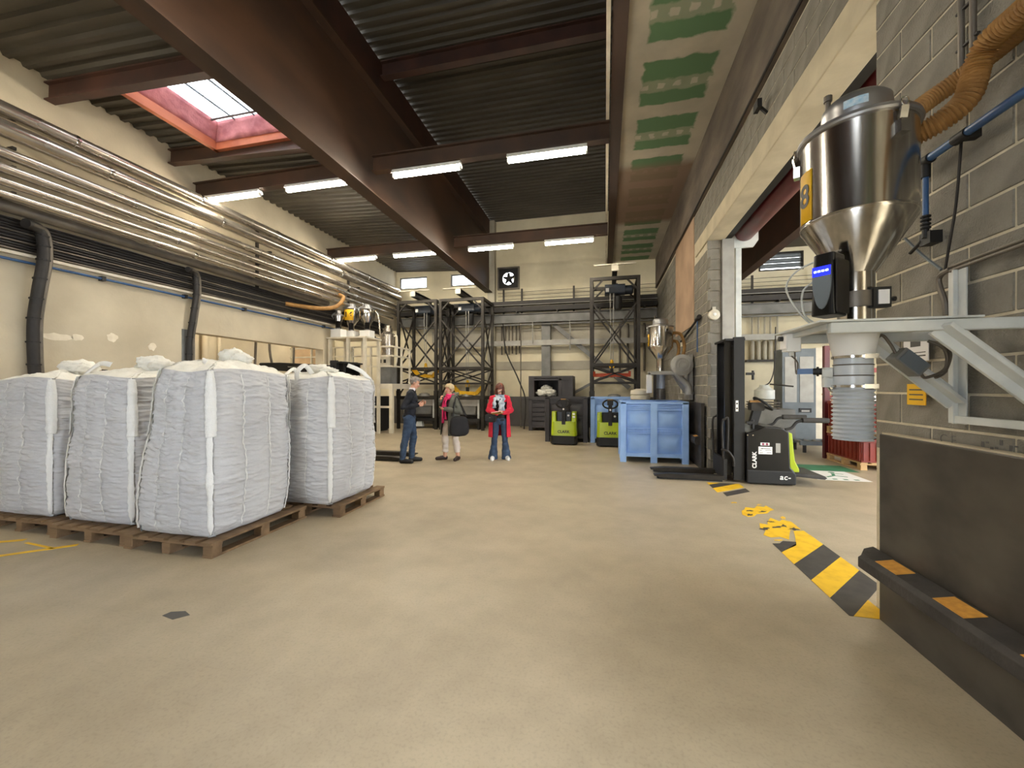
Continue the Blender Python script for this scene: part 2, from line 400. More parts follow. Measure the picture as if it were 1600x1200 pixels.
# opening guides
struct(MB().box((2.145, 8.14, 0), (2.35, 8.24, 4.36)).build('door_jamb', LTSTEEL, bevel=.006))
struct(MB().box((2.42, 8.3, 0), (2.52, 8.42, 4.3)).build('door_rail', WHITEP, bevel=.006))
t = thing('roller_shutter', 'dark red roller shutter rolled up under the pale concrete lintel', 'shutter', (2.5, 5.8, 4.3))
MB().lathe([(.17, 0), (.175, .02), (.175, 4.9), (.17, 4.92)], 28, (2.56, 3.35, 4.50), 'y').build('curtain_roll', DKRED, t, smooth=True, world=True)
MB().box((2.22, 3.3, 4.40), (2.34, 8.3, 4.75)).build('guide_box', BLACK, t, world=True)
MB().prism([(2.36,4.22),(2.72,4.22),(2.8,4.34),(2.8,4.75),(2.36,4.75)], 8.28, 8.34, 'y').build('end_plate', WHITEP, t, world=True)
# right hall shell
struct(MB().box((2.14, 2.6, 6.5), (13, YB, 6.7)).build('ceiling_hall', DECK))
struct(wallgrid(MB(), 'y', (2.14, 0), (13.3, 6.7), 2.45, 2.6, [(4.0, 11.5, 0, 4.4)]).build('wall_hall_front', CREAM))  # unseen; position and opening chosen to let daylight in
struct(wallgrid(MB(), 'x', (2.6, 0), (YB, 6.7), 13, 13.3, [(3.5, 9.0, .0, 4.2)]).build('wall_hall', CREAM))  # unseen side opening added to bring more daylight into the hall
# front wall behind the viewer with unseen openings added for daylight and hopper reflections
struct(wallgrid(MB(), 'y', (-13, 0), (13, 9), -6.3, -6, [(-4.6, -2.4, 0, 3.4), (-4.1, -2.3, 5.0, 7.6)]).build('wall_front', CREAM))

# ------------------------------------------------------------------ roof
def deck(name, x0, x1, y0, y1, za, zb, pitch, depth, holes=(), mat=DECK):
    mb = MB(); prof = []; y = y0
    while y < y1:
        for fy, fz in ((0, 0), (.30, 0), (.42, depth), (.88, depth), (1.0, 0)):
            if fy < 1: prof.append((y+fy*pitch, fz))
        y += pitch
    prof.append((y, 0))
    def strip(xa, xb, pr):
        vs = []; n = len(pr)
        for xx in (xa, xb):
            zz = za+(zb-za)*(xx-x0)/(x1-x0)
            vs += [(xx, a, zz+b) for a, b in pr]
        mb.add(vs, [(i, i+1, n+i+1, n+i) for i in range(n-1)])
    if holes:
        hx0, hx1, hy0, hy1 = holes
        strip(x0, hx0, prof); strip(hx1, x1, prof)
        strip(hx0, hx1, [p for p in prof if p[0] <= hy0]); strip(hx0, hx1, [p for p in prof if p[0] >= hy1])
    else: strip(x0, x1, prof)
    o = mb.build(name, mat); o.modifiers.new('thick', 'SOLIDIFY').thickness = .004
    return struct(o)
SKY = (-7.65, -5.55, 4.80, 6.42)
deck('ceiling', XL, -4.62, -6, 16, 6.62, 6.42, .215, .05, SKY)
deck('ceiling_upper', -4.62, .3, -6, 16, 8.40, 8.40, .20, .05)
struct(MB().box((-13, -6.3, 8.6), (13, 16.1, 8.7)).build('roof', DECK)) if False else None
# skylight
e = bpy.data.objects.new('window_1', None); COL.objects.link(e); e.location = (SKY[0], SKY[2], 6.4); struct(e)
x0, x1, y0, y1 = SKY
fr = MB()
fr.box((x0-.02, y0-.06, 6.34), (x0+.07, y1+.06, 6.50)).box((x1-.07, y0-.06, 6.34), (x1+.02, y1+.06, 6.50))
fr.box((x0, y0-.06, 6.34), (x1, y0+.03, 6.50)).box((x0, y1-.03, 6.34), (x1, y1+.06, 6.50))
fr.build('window_frame', ORANGEW, e, world=True)
def lining(a, b, c, d):
    n = 14; vs = []
    for j in range(6):
        for i in range(n+1):
            p = Vector(a).lerp(Vector(b), i/n).lerp(Vector(d).lerp(Vector(c), i/n), j/5)
            q = noise.noise_vector(p*3.1)*.05; vs.append(p+q*(1 if 0 < j < 5 else .2))
    return MB().add(vs, [(j*(n+1)+i, j*(n+1)+i+1, (j+1)*(n+1)+i+1, (j+1)*(n+1)+i) for j in range(5) for i in range(n)])
zt = 6.86; g = .06
for a, b, c, d in (((x0+.05,y0,6.48),(x0+.05,y1,6.48),(x0+g+.1,y1-g,zt),(x0+g+.1,y0+g,zt)), ((x1-.05,y0,6.48),(x1-.05,y1,6.48),(x1-g,y1-g,zt),(x1-g,y0+g,zt)),
                   ((x0,y0+.02,6.48),(x1,y0+.02,6.48),(x1-g,y0+g,zt),(x0+g,y0+g,zt)), ((x0,y1-.02,6.48),(x1,y1-.02,6.48),(x1-g,y1-g,zt),(x0+g,y1-g,zt))):
    o = lining(a, b, c, d).build('insulation_lining', PINKINS, e, smooth=True, world=True); o.modifiers.new('thick', 'SOLIDIFY').thickness = .03
MB().box((x0+.1, y0+.08, zt), (x1-.08, y1-.08, zt+.02)).build('pane', GLASS, e, world=True)
for fx in (.25, .5, .75):
    xx = x0+.1+(x1-x0-.2)*fx
    MB().box((xx-.012, y0+.08, zt-.03), (xx+.012, y1-.08, zt-.002)).build('glazing_bar', BLUEST, e, world=True)
for fy in (.12, .88):
    yy = y0+(y1-y0)*fy
    MB().box((x0+.12, yy-.02, zt-.05), (x1-.1, yy+.02, zt-.032)).build('glazing_bar', GREYST, e, world=True)

def ibeam(mb, p, q, hgt, wid, tf=.025, tw=.02):
    p = Vector(p); q = Vector(q); up = Vector((0,0,1))
    mb.bar(p+up*(tf/2), q+up*(tf/2), wid, tf); mb.bar(p+up*(hgt-tf/2), q+up*(hgt-tf/2), wid, tf)
    mb.bar(p+up*(hgt/2), q+up*(hgt/2), tw, hgt-2*tf); return mb
# main girder
t = thing('roof_girder', 'deep rust-brown steel girder running the length of the hall overhead', 'girder', (-4.6, 5, 5.42))
mb = MB()
mb.box((-4.62, -6, 5.44), (-4.58, YB-.3, 7.56))
mb.build('web_plate', RUST, t, world=True)
MB().box((-4.75, -6, 5.42), (-4.45, YB-.3, 5.45)).build('bottom_flange', RUST, t, world=True)
MB().box((-4.78, -6, 7.56), (-4.42, YB-.3, 7.60)).build('mid_flange', RUST, t, world=True)
MB().box((-4.62, -6, 7.60), (-4.57, YB-.01, 8.40)).build('upper_web', RUST2, t, world=True)
# crossing beams that carry the lamps
for i, yy in enumerate((-1.4, 2.8, 7.03, 11.35)):
    pos = ['behind the viewer', 'above the viewer', 'over the middle of the hall', 'nearest the back wall'][i]
    o = ibeam(MB(), (XL+.0, yy, 5.80), (-4.76, yy, 5.80), .32, .15).build('cross_beam', RUST)
    tag(o, f'rust-brown cross beam carrying lamps in the left bay, {pos}', 'beam', 'lamp beams of the left bay')
    o = ibeam(MB(), (-4.46, yy, 5.82), (.08, yy, 5.82), .32, .15).build('cross_beam', RUST)
    tag(o, f'rust-brown cross beam carrying lamps right of the girder, {pos}', 'beam', 'lamp beams of the right bay')
for yy, lb in ((4.62, 'dark brown purlin along the near edge of the skylight'), (6.5, 'dark brown purlin along the far edge of the skylight')):
    o = ibeam(MB(), (XL+.01, yy, 6.26), (-4.63, yy, 6.08), .3, .14).build('purlin', RUST2 if yy < 5 else RUST); tag(o, lb, 'purlin')
o = ibeam(MB(), (-4.55, 7.5, 8.06), (.1, 7.5, 8.06), .32, .16).build('purlin', RUST2); tag(o, 'dark brown purlin high under the upper corrugated deck', 'purlin')
t = thing('edge_beam', 'brown edge beam between the corrugated deck and the patched plasterboard soffit', 'beam', (.2, 5, 6.38))
MB().box((.10, -6, 6.36), (.30, YB-.01, 6.40)).box((.18, -6, 6.40), (.22, YB-.01, 8.4)).build('flange', RUST, t, world=True)
MB().box((.02, -6, 6.33), (.075, YB-.01, 6.5)).build('cream_angle', CREAMST, t, world=True)

# patched plasterboard soffit
def soffit_material():
    m = M('patched_plasterboard', S(188,180,162), S(172,164,148), scale=2, rough=0.9)
    n = m.node_tree.nodes; l = m.node_tree.links; p = n['Principled BSDF']
    src = p.inputs['Base Color'].links[0].from_socket
    tc = n.new('ShaderNodeTexCoord'); sx = n.new('ShaderNodeSeparateXYZ'); l.new(tc.outputs['Object'], sx.inputs[0])
    nz = n.new('ShaderNodeTexNoise'); nz.inputs['Scale'].default_value = 5; nz.inputs['Detail'].default_value = 6
    l.new(tc.outputs['Object'], nz.inputs[0])
    def math_(op, a, b=None, clamp=False):
        x = n.new('ShaderNodeMath'); x.operation = op; x.use_clamp = clamp
        for i, v in enumerate((a, b)):
            if v is None: continue
            if isinstance(v, (int, float)): x.inputs[i].default_value = v
            else: l.new(v, x.inputs[i])
        return x.outputs[0]
    wob = math_('MULTIPLY', math_('SUBTRACT', nz.outputs[0], .5), .16)
    yy = math_('ADD', sx.outputs[1], wob); xx = math_('ADD', sx.outputs[0], wob)
    per = 1.3
    def band(center, half):   # 1 inside a stripe repeated every `per` metres
        f = math_('FRACT', math_('DIVIDE', math_('ADD', yy, 100*per-center), per))
        d = math_('MULTIPLY', math_('MINIMUM', f, math_('SUBTRACT', 1, f)), per)
        return math_('MULTIPLY', math_('SUBTRACT', half, d), 30, True)
    joint = band(6.05, .19)
    f = math_('FRACT', math_('MULTIPLY', xx, 4.0)); blob = math_('MULTIPLY', math_('SUBTRACT', .3, math_('ABSOLUTE', math_('SUBTRACT', f, .5))), 8, True)
    screws = math_('MULTIPLY', band(6.75, .085), blob)
    halo = math_('MULTIPLY', band(6.75, .15), .45)
    edge = math_('MAXIMUM', math_('MULTIPLY', math_('SUBTRACT', .60, xx), 25, True), math_('MULTIPLY', math_('SUBTRACT', xx, 1.58), 25, True))
    white = math_('MAXIMUM', math_('MAXIMUM', joint, screws), math_('MAXIMUM', edge, halo), True)
    mx = n.new('ShaderNodeMix'); mx.data_type = 'RGBA'; mx.inputs[6].default_value = S(92,124,88)
    l.new(white, mx.inputs[0]); l.new(src, mx.inputs[7])
    # brown unfinished stretch
    bz = math_('MULTIPLY', math_('MULTIPLY', math_('SUBTRACT', yy, 8.95), 3, True), math_('MULTIPLY', math_('SUBTRACT', 12.4, yy), 3, True))
    m2 = n.new('ShaderNodeMix'); m2.data_type = 'RGBA'; m2.inputs[7].default_value = S(128,104,86)
    l.new(math_('MULTIPLY', bz, .88), m2.inputs[0]); l.new(mx.outputs[2], m2.inputs[6]); l.new(m2.outputs[2], p.inputs['Base Color'])
    return m
struct(MB().box((.30, -6, 6.42), (XR+.02, YB, 6.5)).build('ceiling_soffit', soffit_material()))
o = MB(); 
for xx in (XR-.055,):
    o.tube([(xx, y_, 5.31+.012*math.sin(y_*1.7)) for y_ in np.linspace(-2, YB-.1, 50)], .016, 6)
tag(o.build('wall_cable', CABLE), 'black cable strung along the right wall below the sooty ring beam', 'cable')
t = thing('floodlight', 'small dark floodlight on the block wall above the lintel', 'light', (XR-.02, 5.35, 4.9))
MB().cbox((XR-.10, 5.35, 4.98), (.05, .14, .10)).build('lamp_head', BLACK, t, world=True)
MB().bar((XR-.07, 5.35, 4.96), (XR+.0, 5.35, 4.88), .03, .03).build('bracket', BLACK, t, world=True)
t = thing('wall_spike', 'small pipe stub sealed with white filler where soffit meets wall', 'pipe', (XR-.05, 5.0, 6.2))
MB().tube([(XR+.02, 4.95, 6.2), (XR-.2, 4.95, 6.22)], .028, 10).build('pipe_stub', DKPIPE, t, world=True)
MB().ball((XR-.06, 4.95, 6.2), (.05,.08,.07)).build('filler', WHITE, t, world=True)

# ------------------------------------------------------------------ lamps
def lamp(x0, x1, y, z, label):
    t = thing('tube_lamp', label, 'lamp', ((x0+x1)/2, y, z), group='fluorescent tube lamps')
    L = x1-x0
    MB().prism([(-.075,.10),(.075,.10),(.075,.03),(.045,.03),(.045,.005),(-.045,.005),(-.045,.03),(-.075,.03)][0:0]+[(-.05,.10),(.05,.10),(.085,.02),(.07,.02),(.045,.06),(-.045,.06),(-.07,.02),(-.085,.02)], -L/2, L/2, 'x').build('housing', WHITE, t)
    MB().lathe([(.0, -L/2+.03), (.038, -L/2+.03), (.038, L/2-.03), (.0, L/2-.03)], 12, (0,0,-.01), 'x', cap=False).build('tube', TUBE, t, smooth=True)
    for sx in (-1, 1): MB().cbox((sx*(L/2-.015), 0, -.005), (.03, .07, .075)).build('end_cap', WHITE, t)
    return t
LAMPS = [(-8.62,-7.17,7.03,'bright tube lamp first from the left wall on the middle lamp beam'), (-6.5,-5.05,7.03,'bright tube lamp just left of the girder on the middle lamp beam'),
         (-4.03,-2.63,7.03,'bright tube lamp just right of the girder on the middle lamp beam'), (-1.73,-.3,7.03,'bright tube lamp nearest the soffit on the middle lamp beam'),
         (-8.58,-7.12,11.35,'bright tube lamp first from the left wall on the far lamp beam'), (-6.49,-5.04,11.35,'bright tube lamp just left of the girder on the far lamp beam'),
         (-4.0,-2.62,11.35,'bright tube lamp just right of the girder on the far lamp beam'), (-1.69,-.3,11.35,'bright tube lamp nearest the soffit on the far lamp beam')]
for a in LAMPS: lamp(a[0], a[1], a[2], 5.71, a[3])
for k, yy in enumerate((2.8,)):  # row out of view, added to light the near floor
    for j, (a, b) in enumerate(((-8.6,-7.15), (-6.5,-5.05), (-4.0,-2.6), (-1.7,-.3))):
        if j in (0, 2): lamp(a, b, yy, 5.71, f"added unseen tube lamp {['near the left wall', '', 'just right of the girder'][j]} on the beam above the viewer")
lamp(4.9, 6.3, 9.2, 5.6, 'tube lamp seen through the opening in the hall to the right')
lamp(7.1, 8.5, 9.2, 5.6, 'tube lamp over the far side of the hall to the right')
lamp(7.1, 8.5, 4.0, 5.6, 'tube lamp over the near far side of the hall to the right')
lamp(-11.2, -9.9, 9.2, 4.05, 'added unseen tube lamp under the ceiling of the left recess')  # out of view, added to brighten the left recess
lamp(-11.2, -9.9, 13.2, 4.05, 'added unseen tube lamp at the back under the ceiling of the left recess')  # second recess light, likewise added out of view
lamp(4.9, 6.3, 4.0, 5.6, 'tube lamp over the near part of the hall to the right')
t = thing('hall_girder', 'dark brown girder seen through the opening in the neighbouring hall', 'girder', (4.7, 8, 5.42))
MB().box((4.66, 2.65, 5.44), (4.70, YB-.02, 6.49)).build('web_plate', RUST2, t, world=True)
MB().box((4.54, 2.65, 5.42), (4.82, YB-.02, 5.45)).build('bottom_flange', RUST2, t, world=True)
for yy in (9.2, 4.0):
    for a, b, sd in ((2.2, 4.53, 'left'), (4.83, 10, 'right')):
        tag(ibeam(MB(), (a, yy, 5.72), (b, yy, 5.72), .3, .14).build('hall_beam', RUST2), 'brown lamp beam ' + sd + ' of the girder in the neighbouring hall, ' + ('far one' if yy > 5 else 'near one'), 'beam')
# ------------------------------------------------------------------ pipes along the left wall
rack_y = (0.5, 4.0, 8.6, 12.4)
pipes = [(-8.42, 5.58, .112, GALV, 'wide shiny pipe, topmost of the rack on the left wall'), (-8.30, 5.25, .120, GALV, 'wide shiny pipe, second from the top of the left wall rack'),
         (-8.36, 4.93, .084, GALV, 'shiny pipe third from the top of the left wall rack'), (-8.34, 4.70, .072, GALV, 'shiny pipe fourth from the top of the left wall rack'),
         (-8.34, 4.51, .060, GALV, 'slim shiny pipe fifth from the top of the left wall rack'), (-8.36, 4.34, .056, GALV, 'slim shiny pipe, lowest of the left wall rack')]
for k, (x, z, r, m, lb) in enumerate(pipes):
    t = thing('conveying_pipe', lb, 'pipe', (x, 0, z), group='pipes along the left wall')
    MB().tube([(x, -4, z), (x, 15.1 - .12*k, z)], r, 18).build('pipe', m, t, smooth=True, world=True)
    y = -1.5 + .37*k
    while y < 15:
        b = MB().lathe([(r+.001, 0), (r+.008, .004), (r+.008, .05), (r+.001, .054)], 16, (x, y, z), 'y', cap=False)
        if k < 2: b.box((x+r-.01, y+.01, z-.012), (x+r+.03, y+.045, z+.02))
        b.build('coupling', CHROME, t, smooth=True, world=True); y += 2.05 if k < 2 else 3.1
o = MB().tube([(-8.63, -4, 4.26), (-8.63, 11.0, 4.26)], .09, 18).build('duct_pipe', DKPIPE, smooth=True)
tag(o, 'dull grey duct under the shiny pipes above the black cables', 'pipe')
for i, y in enumerate(rack_y):
    t = thing('pipe_bracket', 'dark steel bracket holding the left wall pipe rack, ' + ['nearest to the viewer', 'beside the skylight', 'midway along the wall', 'nearest the back wall'][i], 'bracket', (XL, y, 4.2), group='pipe rack brackets')
    MB().box((XL, y-.03, 4.0), (XL+.06, y+.03, 5.75)).build('upright', DARKST, t, world=True)
    for z in (5.42, 5.08, 4.80, 4.42):
        MB().bar((XL+.05, y, z), (-8.42, y, z), .045, .045).build('arm', DARKST, t, world=True)
t = thing('cable_bundle', 'bundle of black cables stacked on the left wall under the pipes', 'cables', (XL, 5, 3.7))
MB().box((XL+.004, -4, 3.70), (XL+.04, 15.2, 4.16)).build('backing_tray', CABLE, t, world=True)
for i in range(11):
    z = 3.70+i*.046; m = DKPIPE if i in (0, 3, 6) else CABLE
    MB().tube([(XL+.07+.012*(i % 2), y_, z+.006*math.sin(y_*2+i)) for y_ in np.linspace(-4, 15.2, 40)], .017, 6).build('cable', m, t, smooth=True, world=True)
t = thing('blue_air_pipe', 'thin blue air pipe clipped along the left wall below the black cables', 'pipe', (XL, 5, 3.5))
MB().tube([(XL+.07, -4, 3.55), (XL+.07, 15.3, 3.52)], .022, 10).build('pipe', BLUEP, t, smooth=True, world=True)
for y in np.arange(-.5, 15, 1.45):
    MB().box((XL+.003, y-.03, 3.50), (XL+.10, y+.03, 3.58)).build('clip', BLACK, t, world=True)
o = MB().box((XL+.004, -4, 3.62), (XL+.10, 15.2, 3.665)).build('cable_ledge', CREAMST); tag(o, 'pale ledge under the black cables on the left wall', 'ledge')
# ribbed cable trunks dropping down the wall
for (y, top, bot, r, lb) in ((4.42, 4.3, 1.62, .075, 'thick dark cable trunk dropping down the cream wall by the skylight'), (6.84, 4.3, 1.55, .055, 'thinner dark cable trunk beside the grey jamb of the left opening')):
    t = thing('cable_sleeve', lb, 'cable', (XL, y, 2))
    pts = spline([(XL+.30, y-.22, 4.08), (XL+.24, y-.05, 4.07), (XL+.21, y+.02, 3.92), (XL+.205, y+.03, 3.6), (XL+.18, y-.02, 3.1), (XL+.10, y-.03, 2.6), (XL+.09, y-.02, 2.0), (XL+.10, y+.0, bot)], 8)
    MB().tube(pts, r, 12).build('sheath', CABLE, t, smooth=True, world=True)
    MB().tube([p+Vector((.03, .06, 0)) for p in pts], r*.45, 8).build('cable', DKPIPE, t, smooth=True, world=True)
    for i in range(14, len(pts)-2, 5):
        MB().lathe([(r, -.012), (r+.012, -.012), (r+.012, .012), (r, .012)], 12, pts[i], 'z', cap=False).build('strap', INK, t, world=True)
# alcove contents behind the left opening
for y, r, lb in ((7.9, .09, 'cream pipe standing in the left opening, wider one'), (8.35, .05, 'cream pipe standing in the left opening, slimmer one')):
    tag(MB().tube([(-11.8, y+1.7, .0), (-11.8, y+1.7, 4.2)], r, 12).build('riser_pipe', CREAM, smooth=True), lb, 'pipe')
for i, (y0, y1, z) in enumerate(((9.6, 9.4, 1.9), (10.1, 10.6, 1.8), (11.05, 10.95, 2.0))):
    tag(MB().tube(spline([(-9.9, y0, 4.19), (-9.9, y0-.05, 2.7), (-9.9, (y0+y1)/2, z), (-9.9, y1, z-.1), (-10.0, y1+.1, .02)], 6), .035, 8).build('hanging_cable', DKPIPE, smooth=True),
        'grey cable hanging in the left opening, ' + ['straight one', 'one with a wide loop', 'slanting one'][i], 'cable', 'cables in the left opening')
t = thing('socket_box', 'small black socket box on the grey jamb of the left opening', 'socket', (XL-.1, 7.0, 1.7))
MB().cbox((XL-.06, 7.03, 1.72), (.1, .08, .16)).build('housing', BLACK, t, world=True)
MB().lathe([(.04, 0), (.045, .05), (.02, .07)], 12, (XL-.06, 7.06, 1.72), 'y').build('socket_lid', BLACK, t, smooth=True, world=True)
for y, z in ((5.35, 1.62), (5.75, 1.64)):
    tag(MB().box((XL, y-.03, z), (XL+.05, y+.03, z+.28)).build('wall_stub', DARKST), 'small dark stub fixed on the cream wall, ' + ('left of two' if y < 5.5 else 'right of two'), 'stub')

# ------------------------------------------------------------------ pallets
def make_pallet(name, label, W, D, wood, loc, rz=0):
    """euro style pallet, W along x, D along y, top at 0.145"""
    t = thing(name, label, 'pallet', loc, rz)
    r = lambda: random.uniform(-.006, .006)
    for i in range(6):
        w_ = .125; x = -W/2+w_/2+i*(W-w_)/5
        MB().rbox((x-w_/2+r(), -D/2+r(), .122), (x+w_/2+r(), D/2+r(), .144), .004).build('top_board', wood, t)
    for y in (-D/2+.06, 0, D/2-.06):
        MB().box((-W/2+r(), y-.05, .10), (W/2+r(), y+.05, .122)).build('stringer_board', wood, t)
        for x in (-W/2+.055, 0, W/2-.055):
            MB().rbox((x-.05+r(), y-.055+r(), .022), (x+.05+r(), y+.055+r(), .10), .006).build('block', wood, t)
    for x in (-W/2+.055, 0, W/2-.055):
        MB().box((x-.05+r(), -D/2, 0), (x+.05+r(), D/2, .022)).build('bottom_board', wood, t)
    return t
pal_rows = [(-4.06, 3.52, 'old wooden pallet under the nearest white bulk bag at the corner'), (-5.14, 3.55, 'old wooden pallet under the middle bag of the front row'),
            (-6.26, 3.60, 'old wooden pallet under the bag at the left edge of the picture'), (-3.66, 4.70, 'old wooden pallet under the white bag behind the corner bag'), (-5.0, 4.85, 'old wooden pallet behind the middle bag of the front row')]
for x, y, lb in pal_rows:
    make_pallet('wooden_pallet', lb, 1.08, 1.2 if y < 4 else 1.0, WOOD, (x, y, 0), 0)

# ------------------------------------------------------------------ bulk bags
def vnoise(u, v, nu, nv, rng):
    g = rng.random((nv+2, nu)); a = (u*nu) % nu; b = v*nv
    i = np.floor(a).astype(int) % nu; j = np.floor(b).astype(int); fa = a-np.floor(a); fb = b-j
    fa = fa*fa*(3-2*fa); fb = fb*fb*(3-2*fb); i2 = (i+1) % nu; j2 = np.minimum(j+1, nv+1)
    return (g[j,i]*(1-fa)+g[j,i2]*fa)*(1-fb)+(g[j2,i]*(1-fa)+g[j2,i2]*fa)*fb
def bag_surface(Wb, Db, Wt, Dt, H, seed, tx=0.0, ty=0.0):
    """returns a function (u around 0..1, v up 0..1, offset) -> xyz for a baffled square bag; u=0 is the front right corner, going along the front"""
    rng = np.random.default_rng(seed)
    tabs = [np.random.default_rng(seed+k) for k in range(5)]
    seeds = [seed*10+k for k in range(6)]
    def f(u, v, off=0.0, fine=1.0):
        u = np.asarray(u, float); v = np.asarray(v, float)
        q = (u % 1.0)*4; side = np.floor(q).astype(int) % 4; s_ = q-np.floor(q)
        W = Wb+(Wt-Wb)*v; D = Db+(Dt-Db)*v
        lobes = np.abs(np.sin(3*PI*s_))**.75
        rise = np.clip(v/.07, 0, 1)**.5*(.45+.55*np.clip((1-v)/.10, 0, 1))
        bul = (np.where(side == 0, .014, .040)*lobes + .045*np.sin(PI*s_))*rise - .03*(1-rise)
        slump = .025*np.sin(PI*np.clip(v*1.5, 0, 1))
        # anisotropic wrinkles, stronger near the seams
        wr = (vnoise(u, v, 26, 70, np.random.default_rng(seeds[0]))-.5)*.022 + (vnoise(u, v, 44, 150, np.random.default_rng(seeds[1]))-.5)*.017
        wr += (vnoise(u, v, 9, 12, np.random.default_rng(seeds[2]))-.5)*.03
        rid = 1-np.abs(vnoise(u, v+.02*np.sin(u*50), 30, 95, np.random.default_rng(seeds[3]))*2-1)
        wr += (rid**4)*.022*(0.5+.5*v)
        d = bul + slump + wr*rise*fine + off
        hx = W/2; hy = D/2
        r = .10   # corner rounding by pulling the corner in
        cr = np.clip(np.minimum(s_, 1-s_)/.09, 0, 1); cr = (1-cr)**2*.035
        d = d-cr
        t = 1-2*s_      # 1..-1 along the side
        x = np.select([side == 0, side == 1, side == 2], [t*hx, -hx-d, -t*hx], hx+d)
        y = np.select([side == 0, side == 1, side == 2], [-hy-d, -t*hy, hy+d], t*hy)
        # corners bulge both ways
        cx = np.select([side == 0, side == 2], [np.sign(t)*slump*np.abs(t)**6, np.sign(-t)*slump*np.abs(t)**6], 0)
        cy = np.select([side == 1, side == 3], [np.sign(-t)*slump*np.abs(t)**6, np.sign(t)*slump*np.abs(t)**6], 0)
        z = v*H + .02*np.sin(v*PI*.5)*np.sin(u*2*PI*3+seed)*v
        return np.stack([x+cx+tx*v, y+cy+ty*v, z], -1)
    return f
def grid_mesh(name, P, mat, wrap=True):
    nv, nu = P.shape[:2]; me = bpy.data.meshes.new(name)
    idx = np.arange(nv*nu).reshape(nv, nu)
    a = idx[:-1]; b = idx[1:]
    if wrap: F = np.stack([a, np.roll(a,-1,1), np.roll(b,-1,1), b], -1).reshape(-1, 4)
    else: F = np.stack([a[:,:-1], a[:,1:], b[:,1:], b[:,:-1]], -1).reshape(-1, 4)
    me.vertices.add(nv*nu); me.vertices.foreach_set('co', P.reshape(-1).astype(np.float32))
    me.loops.add(F.size); me.loops.foreach_set('vertex_index', F.reshape(-1).astype(np.int32))
    me.polygons.add(len(F)); me.polygons.foreach_set('loop_start', np.arange(0, F.size, 4, dtype=np.int32))
    me.polygons.foreach_set('loop_total', np.full(len(F), 4, dtype=np.int32))
    me.update(calc_edges=True); me.validate(); me.materials.append(mat)
    me.polygons.foreach_set('use_smooth', [True]*len(F)); return me
def crumple(c, r, seed, n=30, m=18, amp=.32, squash=1.0):
    P = np.zeros((m, n, 3))
    for i in range(m):
        th = PI*(i+.02)/(m-.96)
        for k in range(n):
            a = 2*PI*k/n; d = Vector((math.sin(th)*math.cos(a), math.sin(th)*math.sin(a), -math.cos(th)))
            q = d*2.1+Vector((seed*3.7, seed*1.3, 0))
            rr = 1+amp*(abs(noise.noise(q))*1.6-.35)+.5*amp*(abs(noise.noise(q*2.7))-.2)
            P[i,k] = (c[0]+d.x*r[0]*rr, c[1]+d.y*r[1]*rr, c[2]+d.z*r[2]*rr*squash)
    return P
